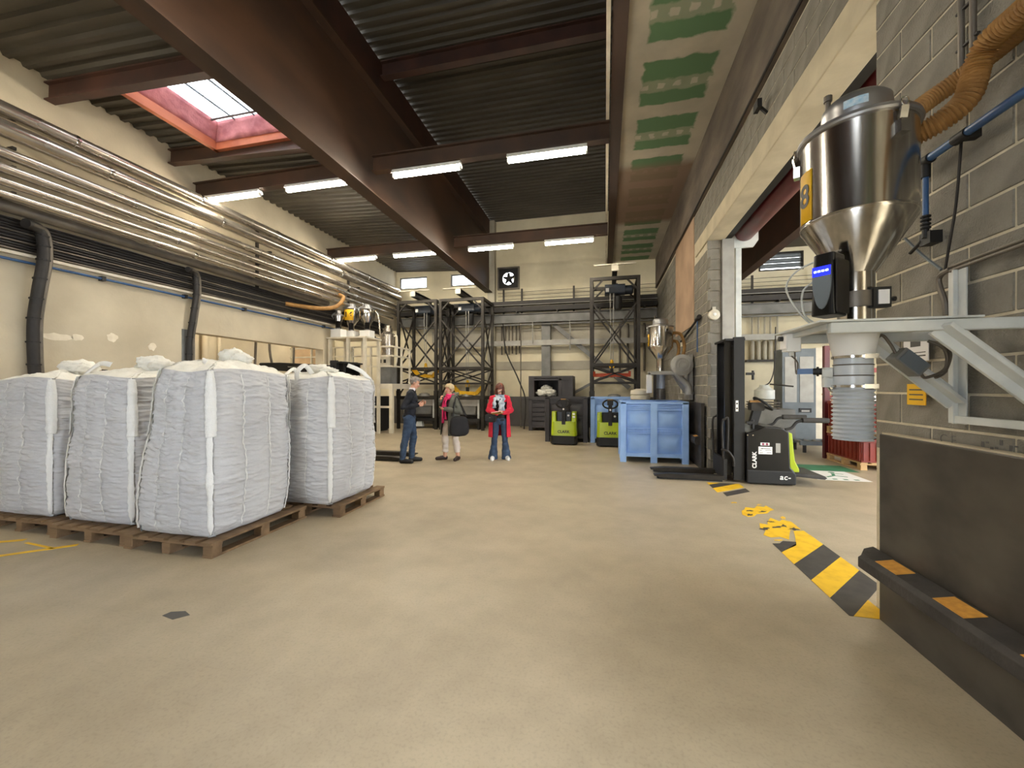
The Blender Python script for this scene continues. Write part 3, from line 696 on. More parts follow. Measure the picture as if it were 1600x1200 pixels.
def make_bag(label, loc, Wb, Db, Wt, Dt, H, seed, tx=0, ty=0, spout=(0,0), sp_r=(.17,.16,.13), crown=.07, loops=()):
    t = thing('bulk_bag', label, 'bag', loc, group='white bulk bags on pallets')
    f = bag_surface(Wb, Db, Wt, Dt, H, seed, tx, ty)
    NU, NV = 192, 170
    u, v = np.meshgrid(np.arange(NU)/NU, np.linspace(0, 1, NV)**1.0)
    me = grid_mesh('bag_body', f(u, v), BAG)
    o = bpy.data.objects.new('bag_body', me); COL.objects.link(o); o.parent = t
    # crumpled cloth top, from the rim up to the spout neck
    NT = 26; top = np.zeros((NT, NU, 3)); rim = f(u[0], np.ones(NU))
    cx, cy = tx+spout[0], ty+spout[1]
    for i in range(NT):
        a = i/(NT-1); s_ = 1-a*.9
        for k in range(NU):
            p = rim[k]; x = cx+(p[0]-cx)*s_; y = cy+(p[1]-cy)*s_
            dz = crown*(1-(1-a)**2)
            q = Vector((x*5, y*5, seed*2.0)); nz = (abs(noise.noise(q))*.045+abs(noise.noise(q*2.7))*.022)*min(1, a*5)*(1 if a < .98 else 0)
            top[i,k] = (x, y, p[2]+dz+nz-.004*0)
    me = grid_mesh('top_cloth', top, BAGTOP); o = bpy.data.objects.new('top_cloth', me); COL.objects.link(o); o.parent = t
    b = MB(); 
    P = crumple((cx, cy, H+crown+sp_r[2]*.75), sp_r, seed)
    me = grid_mesh('tied_spout', P, BAGTOP); o = bpy.data.objects.new('tied_spout', me); COL.objects.link(o); o.parent = t
    P = crumple((cx+.17, cy-.04, H+crown+sp_r[2]*.45), (sp_r[0]*.75, sp_r[1]*.8, sp_r[2]*.7), seed+5)
    me = grid_mesh('spout_fold', P, BAGTOP); o = bpy.data.objects.new('spout_fold', me); COL.objects.link(o); o.parent = t
    # corner seams with webbing, lower fin and upper loop strap
    for k, uc in enumerate((0.0, .25, .5, .75)):
        n = 70; vv = np.linspace(.02, 1.0, n); du = .006
        a = f(np.full(n, uc-du), vv, .014, .5); bq = f(np.full(n, uc+du), vv, .014, .5); c_ = f(np.full(n, uc), vv, .040, .5)
        P = np.stack([a, c_, bq], 1)
        o = bpy.data.objects.new('corner_seam', grid_mesh('corner_seam', P, BAGTRIM, wrap=False)); COL.objects.link(o); o.parent = t
        vv = np.linspace(.60, .99, 40)
        wv = .010
        a = f(np.full(40, uc-wv), vv, .030, .35); bq = f(np.full(40, uc+.003), vv, .046, .35)
        P = np.stack([a, (a+bq)/2+np.array([0,0,0]), bq], 1)
        o = bpy.data.objects.new('loop_strap', grid_mesh('loop_strap', P, BAGTRIM, wrap=False)); COL.objects.link(o); o.parent = t
        o.modifiers.new('thick', 'SOLIDIFY').thickness = .006
    # baffle seams down each side
    for sd in range(4):
        for q in (1/3, 2/3):
            uc = (sd+q)/4; vv = np.linspace(.03, .97, 60)
            a = f(np.full(60, uc-.0016), vv, .006); bq = f(np.full(60, uc+.0016), vv, .006)
            o = bpy.data.objects.new('baffle_seam', grid_mesh('baffle_seam', np.stack([a, bq], 1), BAGTRIM, wrap=False)); COL.objects.link(o); o.parent = t
    for pts in loops:
        P = spline(pts, 8); L = []
        for i, p in enumerate(P):
            d = (P[min(i+1, len(P)-1)]-P[max(i-1, 0)]).normalized(); sx = d.cross(Vector((0.3,-.9,.3))).normalized()*.028
            L.append([p-sx, p+sx])
        o = bpy.data.objects.new('lifting_loop', grid_mesh('lifting_loop', np.array([[list(a), list(b)] for a, b in L]), BAGTRIM, wrap=False)); COL.objects.link(o); o.parent = t
        o.modifiers.new('thick', 'SOLIDIFY').thickness = .006
    return t
z0 = .146
make_bag('nearest white bulk bag, leaning, on the corner pallet of the front row', (-4.09, 3.45, z0), .92, .90, .60, .98, 1.60, 3, tx=.16, ty=.02, spout=(-.08, .1), sp_r=(.13,.12,.09), crown=.10,
         loops=[[(-.18,.0,1.66), (-.05,-.12,1.72), (.1,-.2,1.69)]])
make_bag('white bulk bag in the front row between the corner bag and the left edge bag', (-5.22, 3.55, z0), .94, .92, .78, .92, 1.55, 11, tx=.06, spout=(-.02, .05), sp_r=(.17,.15,.10), crown=.08,
         loops=[[(-.30,-.42,1.55), (-.42,-.2,1.70), (.0,-.35,1.68)]])
make_bag('white bulk bag at the left edge of the picture', (-6.42, 3.55, z0), .96, .92, .92, .9, 1.53, 19, spout=(.0, .05), sp_r=(.19,.16,.10), crown=.07)
make_bag('white bulk bag with upright straps, behind the corner bag on its right', (-3.66, 4.62, z0), .84, .90, .80, .92, 1.55, 27, tx=.03, spout=(-.02, -.12), sp_r=(.14,.13,.07), crown=.06,
         loops=[[(-.02,-.47,1.50), (.0,-.50,1.62), (.06,-.44,1.70), (.10,-.36,1.60)], [(.40,.46,1.52), (.34,.3,1.66), (.2,.2,1.74)], [(-.45,-.2,1.6), (-.5,.0,1.68), (-.3,-.1,1.60)]])
make_bag('white bulk bag in the second row behind the middle bag', (-5.0, 4.86, z0), .86, .86, .84, .86, 1.50, 35, spout=(.0, .0), sp_r=(.16,.15,.10), crown=.08)

# yellow floor lines
for k, (p, q) in enumerate((((-5.75, 2.30), (-5.14, 2.88)), ((-6.45, 2.50), (-5.84, 2.85)), ((-5.72, 2.80), (-5.25, 2.76)))):
    d = (Vector(q)-Vector(p)).normalized(); n_ = Vector((-d.y, d.x))*(.028 if k < 2 else .014)
    a = [Vector(p)-n_, Vector(q)-n_, Vector(q)+n_, Vector(p)+n_]
    o = MB().prism([tuple(v) for v in a], .0005, .003, 'z').build('floor_line', TAPEY)
    tag(o, 'worn yellow line painted on the floor, ' + ['longest slanting one before the middle pallet', 'slanting one before the left edge pallet', 'faint short one along the pallets'][k], 'line', 'yellow floor lines')
o = MB().prism([(-2.98,2.12),(-2.86,2.10),(-2.80,2.17),(-2.88,2.20),(-2.97,2.17)], .0005, .002, 'z').build('floor_stain', PLINTH); tag(o, 'small dark patch stuck on the floor before the corner pallet', 'patch')

# ------------------------------------------------------------------ hazard tape on the floor
t = thing('hazard_tape', 'worn black and yellow hazard tape across the opening on the floor', 'tape', (1.89, 5.1, 0))
def clip_y(poly, lim, keep_above):
    out = []
    for i in range(len(poly)):
        p, q = poly[i], poly[(i+1) % len(poly)]
        ip = (p[1] >= lim) == keep_above; iq = (q[1] >= lim) == keep_above
        if ip: out.append(p)
        if ip != iq:
            f = (lim-p[1])/(q[1]-p[1]); out.append((p[0]+(q[0]-p[0])*f, lim))
    return out
def stripe(ya, yb, yellow, dy=.57, x0=1.645, x1=2.135, ymin=3.20, ymax=7.15):
    p = [(x0, ya), (x1, ya+dy*(x1-x0)/.49), (x1, yb+dy*(x1-x0)/.49), (x0, yb)]
    p = clip_y(clip_y(p, ymin, True), ymax, False)
    if len(p) > 2: MB().prism(p, .0008, .0028, 'z').build('yellow_stripe' if yellow else 'black_stripe', TAPEY if yellow else TAPEK, t, world=True)
stripe(2.62, 3.17, 1, x1=1.90); stripe(3.17, 3.44, 0); stripe(3.44, 3.72, 1); stripe(3.72, 4.02, 0); stripe(4.02, 4.28, 1)
MB().prism([(1.647,4.28),(1.70,4.34),(1.86,4.50),(1.90,4.60),(1.78,4.60),(1.72,4.52),(1.648,4.50)], .0008, .0028, 'z').build('black_stripe', TAPEK, t, world=True)
MB().prism([(1.71,4.345),(1.80,4.455),(2.13,4.84),(2.13,4.98),(2.02,4.95),(1.95,4.74),(1.88,4.56)], .0008, .0026, 'z').build('yellow_stripe', TAPEY, t, world=True)
stripe(6.98, 7.3, 1, .42); stripe(6.76, 6.98, 0, .42); stripe(6.50, 6.76, 1, .42); stripe(6.30, 6.50, 0, .42, x0=1.72)
rr = random.Random(4)
def scrap(cx, cy, sx, sy, yellow, n=15):
    pts = []
    for i in range(n):
        a = 2*PI*i/n; r_ = rr.uniform(.35, 1.15)
        x = min(2.135, max(1.645, cx+sx*math.cos(a)*r_)); pts.append((x, cy+sy*math.sin(a)*r_+ (x-cx)*.4))
    MB().prism(pts, .0008, .0026 if yellow else .0034, 'z').build('yellow_scrap' if yellow else 'black_scrap', TAPEY if yellow else TAPEK, t, world=True)
MB().prism([(1.66,5.44),(1.70,5.36),(1.78,5.40),(1.84,5.50),(1.98,5.56),(2.05,5.68),(2.12,5.74),(2.09,5.92),(2.04,5.84),(1.97,5.88),(1.90,5.76),(1.80,5.78),(1.75,5.66),(1.70,5.60),(1.68,5.52)], .0008, .0026, 'z').build('yellow_scrap', TAPEY, t, world=True)
MB().prism([(1.65,4.74),(1.70,4.68),(1.80,4.72),(1.86,4.66),(1.92,4.80),(2.00,4.98),(2.12,5.02),(2.13,5.28),(2.06,5.34),(2.0,5.26),(1.95,5.38),(1.86,5.22),(1.82,5.10),(1.75,5.14),(1.70,4.98),(1.73,4.90)], .0008, .0026, 'z').build('yellow_scrap', TAPEY, t, world=True)
for (x, y, a, b, c_) in ((1.76,4.62,.06,.03,1),(2.10,5.42,.03,.06,1),(1.90,5.04,.07,.03,0),(1.75,5.45,.05,.05,0),(1.95,5.62,.07,.04,0),(1.74,4.95,.06,.04,0),(1.98,5.1,.05,.05,0),(2.05,5.02,.07,.05,0),(1.90,5.22,.06,.03,0),(1.80,5.62,.05,.03,0),(1.72,5.98,.05,.03,1),(2.02,5.95,.04,.03,1)):
    scrap(x, y, a, b, c_)
# ------------------------------------------------------------------ right foreground : steel plate, bumper rail
t = thing('wall_guard_plate', 'tall black steel guard plate along the foot of the right wall', 'plate', (1.86, 1.2, 0))
MB().box((1.82, 1.25, 0), (1.882, 3.2, 1.262)).build('plate', PANEL, t, world=True, bevel=.004)
MB().box((1.835, 1.25, 1.262), (1.886, 3.2, 1.272)).build('top_strip', LINTEL, t, world=True)
t = thing('bumper_rail', 'black rubber bumper rail with orange reflectors on the steel guard plate', 'bumper', (1.75, 1.4, .36))
MB().prism([(1.818,.475),(1.70,.452),(1.672,.43),(1.672,.365),(1.69,.352),(1.818,.352)], 1.27, 3.16, 'y').prism([(1.818,.475),(1.76,.455),(1.74,.40),(1.76,.352),(1.818,.352)], 3.16, 3.26, 'y').build('rubber_profile', RUBBER, t, world=True, bevel=.006)
for y in (2.95, 2.49, 2.03, 1.57):
    MB().add([(1.703,y-.105,.4545),(1.80,y-.105,.4735),(1.80,y+.085,.4735),(1.703,y+.085,.4545),(1.703,y-.105,.452),(1.80,y-.105,.471),(1.80,y+.085,.471),(1.703,y+.085,.452)],
             [(0,1,2,3),(7,6,5,4),(0,4,5,1),(1,5,6,2),(2,6,7,3),(3,7,4,0)]).build('reflector', REFLECT, t, world=True)

# ------------------------------------------------------------------ bracket carrying the big hopper
t = thing('wall_bracket', 'white welded steel bracket on the right wall carrying the big steel hopper', 'bracket', (1.87, 2.4, 1.4))
Y1, Y2 = 2.19, 2.66
MB().box((.99, Y1-.03, 1.888), (1.62, Y2+.02, 1.898)).build('top_plate', WHITEP, t, world=True, bevel=.002)
for y in (Y1, Y2):
    MB().box((1.04, y-.025, 1.835), (1.868, y+.015, 1.886)).build('arm', WHITEP, t, world=True, bevel=.006)
    MB().bar((1.47, y-.012, 1.86), (1.862, y-.012, 1.50), .02, .12, up=(0,1,0)).bar((1.47, y, 1.86), (1.862, y, 1.50), .10, .02, up=(0,1,0)).build('strut', WHITEP, t, world=True, bevel=.003)
    MB().box((1.868, y-.06, 1.38), (1.876, y+.055, 2.22)).box((1.845, y-.012, 1.38), (1.868, y+.0, 2.22)).build('wall_post', WHITEP, t, world=True, bevel=.003)
MB().box((1.85, Y1, 1.385), (1.876, Y2, 1.425)).build('lower_rail', WHITEP, t, world=True, bevel=.003)
MB().box((1.04, Y1+.02, 1.86), (1.07, Y2-.03, 1.886)).build('cross_rail', WHITEP, t, world=True)

# ------------------------------------------------------------------ hoppers
def lever_knob(): pass
def make_hopper(label, loc, R, number, vx, big=True, rz=0):
    """vacuum hopper. origin on the axis at the plate. vx: angle of the number sticker"""
    t = thing('vacuum_hopper', label, 'hopper', loc, rz)
    s = R/.24
    z = lambda v: v*s
    MB().lathe([(.078*s, 0), (.078*s, z(.27)), (.082*s, z(.275))], 36).build('neck', STEEL, t, smooth=True)
    MB().lathe([(.082*s, z(.268)), (R, z(.53)), (R*1.004, z(.545))], 48).build('cone', STEEL, t, smooth=True)
    b = MB().lathe([(R, z(.545)), (R*1.01, z(.55)), (R, z(.557)), (R, z(.99)), (R*1.02, z(.992)), (R*1.035, z(1.0)), (R*1.02, z(1.008)), (R*.98, z(1.01))], 56)
    b.build('body', STEEL, t, smooth=True)
    MB().lathe([(R*1.05, z(.985)), (R*1.07, z(.995)), (R*1.05, z(1.012)), (R*.95, z(1.02)), (R*.66, z(1.05)), (R*.62, z(1.06)), (R*.615, z(1.12)), (R*.60, z(1.155)), (R*.50, z(1.18)), (R*.2, z(1.19)), (0.001, z(1.19))], 48).build('lid', SPUN, t, smooth=True)
    MB().tube([(-.10*s, .06*s, z(1.15)), (-.10*s, .06*s, z(1.25))], .013*s, 10).tube([(-.10*s, .06*s, z(1.24)), (-.10*s, .06*s, z(1.27))], .02*s, 10).build('air_fitting', DKPIPE, t, smooth=True)
    for a in (vx+100, vx+205, vx+330):
        A = math.radians(a); c, s_ = math.cos(A), math.sin(A); q = R*1.03
        l = MB()
        l.bar((c*q, s_*q, z(.90)), (c*q*1.06, s_*q*1.06, z(.98)), .03*s, .016*s)
        l.bar((c*q*1.03, s_*q*1.03, z(.86)), (c*q*1.03, s_*q*1.03, z(.92)), .045*s, .03*s, up=(c, s_, 0))
        l.tube([(c*q*1.07+.016*s*math.cos(k)*s_, s_*q*1.07-.016*s*math.cos(k)*c, z(1.0)+.02*s*math.sin(k)) for k in np.linspace(0, 2*PI, 13)], .004*s, 6)
        l.build('clamp', CHROME, t)
    # number sticker wrapped on the body
    V = math.radians(vx); half = .052/.24; P = []
    for zz in (.56+.0, .56+.27):
        P.append([((R+.0015)*math.cos(V+a), (R+.0015)*math.sin(V+a), z(zz)) for a in np.linspace(-half, half, 9)])
    P = np.array(P); o = bpy.data.objects.new('number_plate', grid_mesh('number_plate', P, YELLOW, wrap=False)); COL.objects.link(o); o.parent = t
    o.modifiers.new('thick', 'SOLIDIFY').thickness = .001; o.modifiers['thick'].offset = 1
    text_mesh('digit', number, .17*s, INK, o, ((R+.0035)*math.cos(V), (R+.0035)*math.sin(V), z(.695)), (PI/2, 0, V+PI/2), .0008, bold=.003*s)
    return t
hop = make_hopper('big polished steel vacuum hopper with a yellow number 8, over the wall bracket', (1.268, 2.41, 1.90), .235, '8', 183)
# controller hanging on the neck
c = MB().rbox((-.045, -.07, .03), (.045, .07, .335), .02, 2, taper=.86).build('controller', BLACKP, hop, bevel=.006); c.location = (-.185, -.135, 0); c.rotation_euler = (0, 0, math.radians(-48)); c.scale = (1.15, 1, 1)
f = MB()
pts = []
for i in range(13):
    a = PI*i/12; pts.append((.034*math.cos(a), .19-.13*math.sin(a)**1.3))
pts = [(.034, .265), (.034, .19)] + pts[1:-1] + [(-.034, .19), (-.034, .265)]
f.prism(pts, -.0755, -.066, 'y').build('face_plate', BLUEST, c)
MB().box((-.033, -.0775, .222), (.033, -.07, .268)).build('blue_display', LEDBLUE, c)
for k in range(4):
    MB().cbox((-.021+.014*k, -.079, .245), (.009, .004, .009)).build('indicator_light', LEDWHITE, c)
MB().rbox((.045, -.06, .04), (.052, .06, .30), .01, 0).build('side_vent', DARKST, c)
n = MB().lathe([(.080, .085), (.088, .087), (.088, .165), (.080, .167)], 30, cap=False).build('neck_band', DKPIPE, hop, smooth=True)
b = MB().cbox((.062, -.075, .125), (.075, .04, .10)).build('sight_window', BLACK, hop); MB().cbox((.066, -.098, .125), (.045, .006, .07)).build('glass', STICK, b)
MB().tube([(.10, -.05, .12), (.13, -.06, .12)], .006, 8).lathe([(.012, 0), (.012, .012)], 10, (.125, -.058, .12), 'x').build('thumb_screw', BLACK, hop)
for k, pts in enumerate(([(-.16,-.1,.34), (-.27,-.02,.30), (-.30,.05,.22), (-.22,.10,.10), (-.15,.12,.03)], [(-.17,-.06,.25), (-.23,.02,.2), (-.2,.08,.08), (-.12,.12,.03)])):
    MB().tube(spline(pts, 6), .005, 6).build('control_wire', WHITEP, hop, smooth=True)
text_mesh('lid_label', ' ', .01, INK, hop, (0, 0, 0), (0, 0, 0)) if False else None
V0 = math.radians(255); P = np.array([[(.1482*math.cos(V0+a), .1482*math.sin(V0+a), zz) for a in np.linspace(-.55, .1, 8)] for zz in (1.065, 1.105)])
o = bpy.data.objects.new('lid_sticker', grid_mesh('lid_sticker', P, M('pale_blue_sticker', S(150,190,214), S(200,214,222), scale=60, rough=.5), wrap=False)); COL.objects.link(o); o.parent = hop

# pieces below the plate : outlet funnel, pinch valve and ribbed hose
t = thing('outlet_hose', 'grey outlet funnel and ribbed hose hanging under the white bracket', 'hose', (1.255, 2.41, 1.31))
MB().lathe([(.108, .575), (.108, .56), (.085, .435), (.083, .43)], 36, cap=False).build('funnel', WHITE, t, smooth=True)
MB().lathe([(.080, .435), (.082, .26)], 36, cap=False).build('sleeve', CLEARH, t, smooth=True)
for zz in (.425, .275): MB().lathe([(.083, -.008), (.090, -.006), (.090, .006), (.083, .008)], 36, (0,0,zz), cap=False).cbox((.03, -.09, zz), (.06, .014, .022)).build('hose_clamp', CHROME, t, smooth=True)
for zz in (.385, .33): MB().lathe([(.082, -.003), (.086, 0), (.082, .003)], 36, (0,0,zz), cap=False).build('ring', DKPIPE, t, smooth=True)
prof = []
for i in range(97):
    prof.append((.085+.0055*math.sin(2*PI*i/8)+.004*(1-i/96)*0, .26-.26*i/96))
b = MB().lathe(prof, 40, cap=False); b.build('ribbed_hose', CLEARH, t, smooth=True).modifiers.new('thick', 'SOLIDIFY').thickness = .003
L_ = Vector((-.885, .466, 0))
P0 = Vector((0, 0, .345))
h = MB().tube([P0+L_*.08, P0+L_*.125], .03, 16).bar(P0+L_*.10+Vector((0,0,-.075)), P0+L_*.10+Vector((0,0,.03)), .05, .03).build('valve_body', WHITEP, t, smooth=True)
MB().tube([P0+L_*.125+Vector((0,0,.01)), P0+L_*.165+Vector((0,0,.01))], .018, 12).tube([P0+L_*.14+Vector((0,0,.01)), P0+L_*.15+Vector((0,0,.01))], .026, 12).build('knob', BLACK, h, smooth=True)
MB().bar(P0+L_*.165+Vector((0,0,.012)), P0+L_*.235+Vector((0,0,.012)), .012, .03).build('blue_lever', BLUEP, h)
MB().tube(spline([P0+L_*.11+Vector((0,0,-.06)), P0+L_*.10+Vector((.01,-.02,-.1)), P0+L_*.07+Vector((.02,-.02,-.075))], 6), .006, 6).build('spring_wire', CHROME, h, smooth=True)

t = thing('junction_box', 'small white junction box under the outer corner of the bracket plate', 'box', (1.045, 2.60, 1.74))
MB().rbox((1.01, 2.56, 1.785), (1.085, 2.63, 1.886), .008, 2).build('housing', WHITE, t, world=True)
MB().box((1.005, 2.555, 1.80), (1.01, 2.635, 1.875)).build('cover', STICK, t, world=True)
MB().tube([(1.05, 2.6, 1.785), (1.05, 2.6, 1.76)], .014, 10).build('cable_gland', WHITEP, t, world=True)
MB().tube([(1.01, 2.6, 1.86), (.985, 2.6, 1.86)], .014, 10).build('plug', BLACK, t, world=True)
MB().tube(spline([(1.05,2.6,1.76), (1.09,2.62,1.72), (1.09,2.64,1.66), (1.08,2.64,1.84)], 6), .004, 6).build('wire', DKPIPE, t, world=True)
t = thing('control_box', 'grey control box clamped on the far slanting strut of the bracket', 'box', (1.62, 2.6, 1.70))
ux = Vector((.74, 0, -.67)); uz = Vector((.67, 0, .74)); c0 = Vector((1.60, 2.585, 1.715))
MB().bar(c0-ux*.075, c0+ux*.075, .08, .085, up=(0.0,1,0)).build('housing', GREYST, t, world=True, bevel=.006)
MB().bar(c0-ux*.06+Vector((0,-.046,0)), c0+ux*.06+Vector((0,-.046,0)), .07, .006, up=(0,1,0)).build('cover', BLUEST, t, world=True)
MB().tube(spline([c0-ux*.075, c0-ux*.11+Vector((0,0,.03)), c0-ux*.12+Vector((-.03,0,.07)), (1.45, 2.6, 1.83)], 6), .008, 8).build('conduit', DKPIPE, t, smooth=True, world=True)
MB().tube(spline([c0+ux*.075, c0+ux*.11+Vector((0,0,-.01)), (1.77, 2.59, 1.68), (1.76, 2.58, 1.78), (1.70, 2.6, 1.83)], 6), .008, 8).build('conduit', DKPIPE, t, smooth=True, world=True)
for k in range(4):
    MB().tube(spline([(1.72, 2.575+.008*k, 1.63), (1.76+.006*k, 2.575+.008*k, 1.66), (1.785, 2.575+.008*k, 1.75), (1.76, 2.575+.008*k, 1.80)], 6), .006, 6).build('cable_loop', DKPIPE, t, smooth=True, world=True)
t = thing('yellow_ruler', 'yellow strip lying tilted on the white bracket beside a red stop knob', 'strip', (1.66, 2.60, 1.90))
MB().bar((1.57, 2.60, 1.912), (1.77, 2.60, 1.955), .05, .012).build('strip', YELLOW, t, world=True)
MB().bar((1.67, 2.574, 1.934), (1.685, 2.574, 1.937), .003, .014).build('clip', BLACK, t, world=True)
t = thing('red_stop_knob', 'small red knob with black cap on the white bracket behind the hopper', 'knob', (1.50, 2.60, 1.90))
MB().lathe([(.03, 0), (.034, .01), (.03, .035), (.012, .04)], 16, (1.535, 2.6, 1.90)).build('knob', ORANGE, t, world=True, smooth=True)
MB().lathe([(.018, 0), (.022, .02), (.014, .045)], 12, (1.59, 2.62, 1.905)).build('cap', BLACK, t, world=True, smooth=True)
t = thing('wall_notice', 'white notice sheet taped to the block wall behind the grey control box', 'notice', (1.876, 2.95, 1.72))
MB().box((1.872, 2.86, 1.74), (1.876, 3.06, 1.95)).build('sheet', STICK, t, world=True)
MB().box((1.8705, 2.92, 1.83), (1.8722, 3.0, 1.87)).build('printed_picture', INKG, t, world=True)
MB().box((1.8705, 2.88, 1.768), (1.8722, 3.04, 1.776)).box((1.8705, 2.88, 1.79), (1.8722, 3.04, 1.795)).build('printed_line', INKG, t, world=True)
t = thing('yellow_tag', 'yellow warning tag on the block wall under the white notice', 'tag', (1.876, 2.95, 1.48))
MB().box((1.872, 2.88, 1.47), (1.876, 3.03, 1.60)).build('card', YELLOW, t, world=True)
for z in (1.50, 1.53, 1.56): MB().box((1.8705, 2.90, z), (1.8722, 3.01, z+.008)).build('printed_line', INKG, t, world=True)

# tan suction hoses
def ribbed(pts, r, nr, amp, n=14):
    P = [Vector(p) for p in pts]; out = []
    L = sum((P[i+1]-P[i]).length for i in range(len(P)-1)); N = int(L/nr)*4
    cum = [0]
    for i in range(len(P)-1): cum.append(cum[-1]+(P[i+1]-P[i]).length)
    Q = []; rs = []
    for k in range(N+1):
        s = L*k/N; i = max(j for j in range(len(cum)) if cum[j] <= s+1e-9); i = min(i, len(P)-2)
        f = (s-cum[i])/max(1e-9, cum[i+1]-cum[i]); Q.append(P[i].lerp(P[i+1], f)); rs.append(r+amp*math.sin(2*PI*k/4+.4))
    return MB().tube(Q, r, n, rs=rs)
t = thing('suction_hose', 'dusty tan ribbed suction hose curving down into the big hopper', 'hose', (1.6, 2.4, 2.9))
ribbed(spline([(1.44, 2.46, 2.82), (1.52, 2.43, 2.85), (1.60, 2.36, 2.88), (1.67, 2.32, 2.95), (1.70, 2.31, 3.08), (1.71, 2.26, 3.16), (1.73, 2.1, 3.18), (1.73, 1.6, 3.18), (1.73, 1.3, 3.18)], 10), .048, .016, .006).build('ribbed_tube', HOSE, t, smooth=True, world=True)
MB().lathe([(.05, 0), (.052, .01), (.052, .09), (.045, .1)], 20, (1.40, 2.47, 2.81), 'x').build('hose_collar', DKPIPE, t, smooth=True, world=True)
t = thing('vacuum_hose', 'dusty tan straight vacuum hose along the wall behind the curved one', 'hose', (1.7, 2.4, 3.1))
ribbed(spline([(1.40, 2.56, 2.98), (1.55, 2.56, 3.02), (1.70, 2.56, 3.12), (1.80, 2.46, 3.18), (1.835, 2.2, 3.21), (1.835, 1.6, 3.30), (1.835, 1.3, 3.3)], 10), .045, .016, .003).build('ribbed_tube', HOSE, t, smooth=True, world=True)
# blue compressed air pipe with drop
t = thing('blue_air_main', 'blue compressed air pipe with black fittings and a drop on the block wall', 'pipe', (1.83, 2.5, 2.9))
MB().tube([(1.82, 1.28, 2.885), (1.82, 2.86, 2.90)], .022, 16).build('main_pipe', BLUEP, t, smooth=True, world=True)
MB().tube([(1.82, 2.80, 2.88), (1.82, 2.80, 2.56)], .014, 14).build('drop_pipe', BLUEP, t, smooth=True, world=True)
MB().tube([(1.82, 2.52, 2.894), (1.82, 2.60, 2.895)], .028, 16).box((1.82, 2.52, 2.865), (1.876, 2.56, 2.91)).build('pipe_clip', BLACK, t, smooth=True, world=True)
MB().tube([(1.82, 2.76, 2.897), (1.82, 2.90, 2.90)], .029, 16).tube([(1.82, 2.80, 2.89), (1.82, 2.80, 2.80)], .022, 14).build('tee_fitting', BLACK, t, smooth=True, world=True)
b = MB()
for k in range(4): b.lathe([(.016, 0), (.024, .004), (.024, .012), (.016, .016)], 14, (1.82, 2.80, 2.565-.022*k), cap=False)
b.tube([(1.82, 2.80, 2.58), (1.82, 2.80, 2.45)], .016, 12); b.cbox((1.845, 2.80, 2.445), (.06, .08, .07))
b.build('valve', BLACK, t, smooth=True, world=True)
MB().tube([(1.82, 2.83, 2.44), (1.82, 2.92, 2.40)], .01, 10).build('hose_tail', BLACK, t, smooth=True, world=True)
t = thing('wall_conduit', 'pair of dusty conduits running along the block wall at hopper height', 'conduit', (1.87, 2, 2.2))
for k in range(2): MB().tube([(1.868, 1.28, 2.255+.022*k), (1.868, 2.70, 2.225+.022*k)], .009, 8).build('conduit', DKPIPE, t, smooth=True, world=True)
MB().tube(spline([(1.868, 2.70, 2.235), (1.868, 2.78, 2.2), (1.868, 2.735, 2.05), (1.868, 2.735, 1.93)], 6), .014, 8).build('conduit', DKPIPE, t, smooth=True, world=True)
tag(MB().tube(spline([(1.868, 2.63, 2.90), (1.868, 2.66, 2.6), (1.868, 2.70, 2.4), (1.868, 2.735, 2.24)], 8), .007, 6).build('thin_wire', CABLE, smooth=True), 'thin dark wire hanging from the blue pipe down to the conduits', 'wire')
tag(MB().tube(spline([(1.868, 3.04, 2.53), (1.868, 2.9, 2.38), (1.868, 2.76, 2.25)], 8), .008, 6).build('air_tube', BLUEST, smooth=True), 'blue grey air tube slanting down from behind the hopper', 'tube')
t = thing('riser_conduits', 'two grey conduits climbing the block wall above the tan hoses', 'conduit', (1.87, 2.66, 3.3))
for y in (2.63, 2.56): MB().tube([(1.868, y, 3.25), (1.868, y, 4.3)], .014, 10).build('conduit', DKPIPE, t, smooth=True, world=True)
for z in (3.4, 3.6, 3.8, 4.0, 4.2): MB().box((1.862, 2.53, z), (1.878, 2.66, z+.01)).build('strap', CABLE, t, world=True)
# printed block marks
e = bpy.data.objects.new('trim_7', None); COL.objects.link(e); e.location = (1.868, 2.6, 1.29); struct(e)
text_mesh('printed_mark', 'C E', .075, INKG, e, (.003, .12, -.005), (PI/2, 0, -PI/2), .0006, bold=-.001)
for k in range(9):
    MB().box((1.8695, 2.52-.024*k+.004, 1.258+.02*(k % 3)), (1.8712, 2.52-.024*k+.02, 1.266+.02*(k % 3)+.018*(k % 2))).build('printed_mark', INKG, e, world=True)
MB().lathe([(.025, 0), (.032, 0), (.032, .0015), (.025, .0015)], 20, (1.8695, 2.27, 1.28), 'x', cap=False).build('printed_mark', INKG, e, world=True)

# round pale detector on the pier
t = thing('round_bell', 'round cream alarm bell on the front of the block pier', 'bell', (2.01, 8.18, 2.95))
MB().lathe([(.105, 0), (.105, -.02), (.095, -.045), (.05, -.06), (.0, -.062)], 28, (2.01, 8.184, 2.95), 'y').build('gong', CREAMST, t, smooth=True, world=True)
MB().lathe([(.03, -.055), (.03, -.075), (.0, -.08)], 14, (2.01, 8.184, 2.95), 'y').build('cap', WHITE, t, smooth=True, world=True)
MB().box((1.98, 8.165, 3.04), (2.04, 8.184, 3.10)).build('terminal_box', CREAMST, t, world=True)
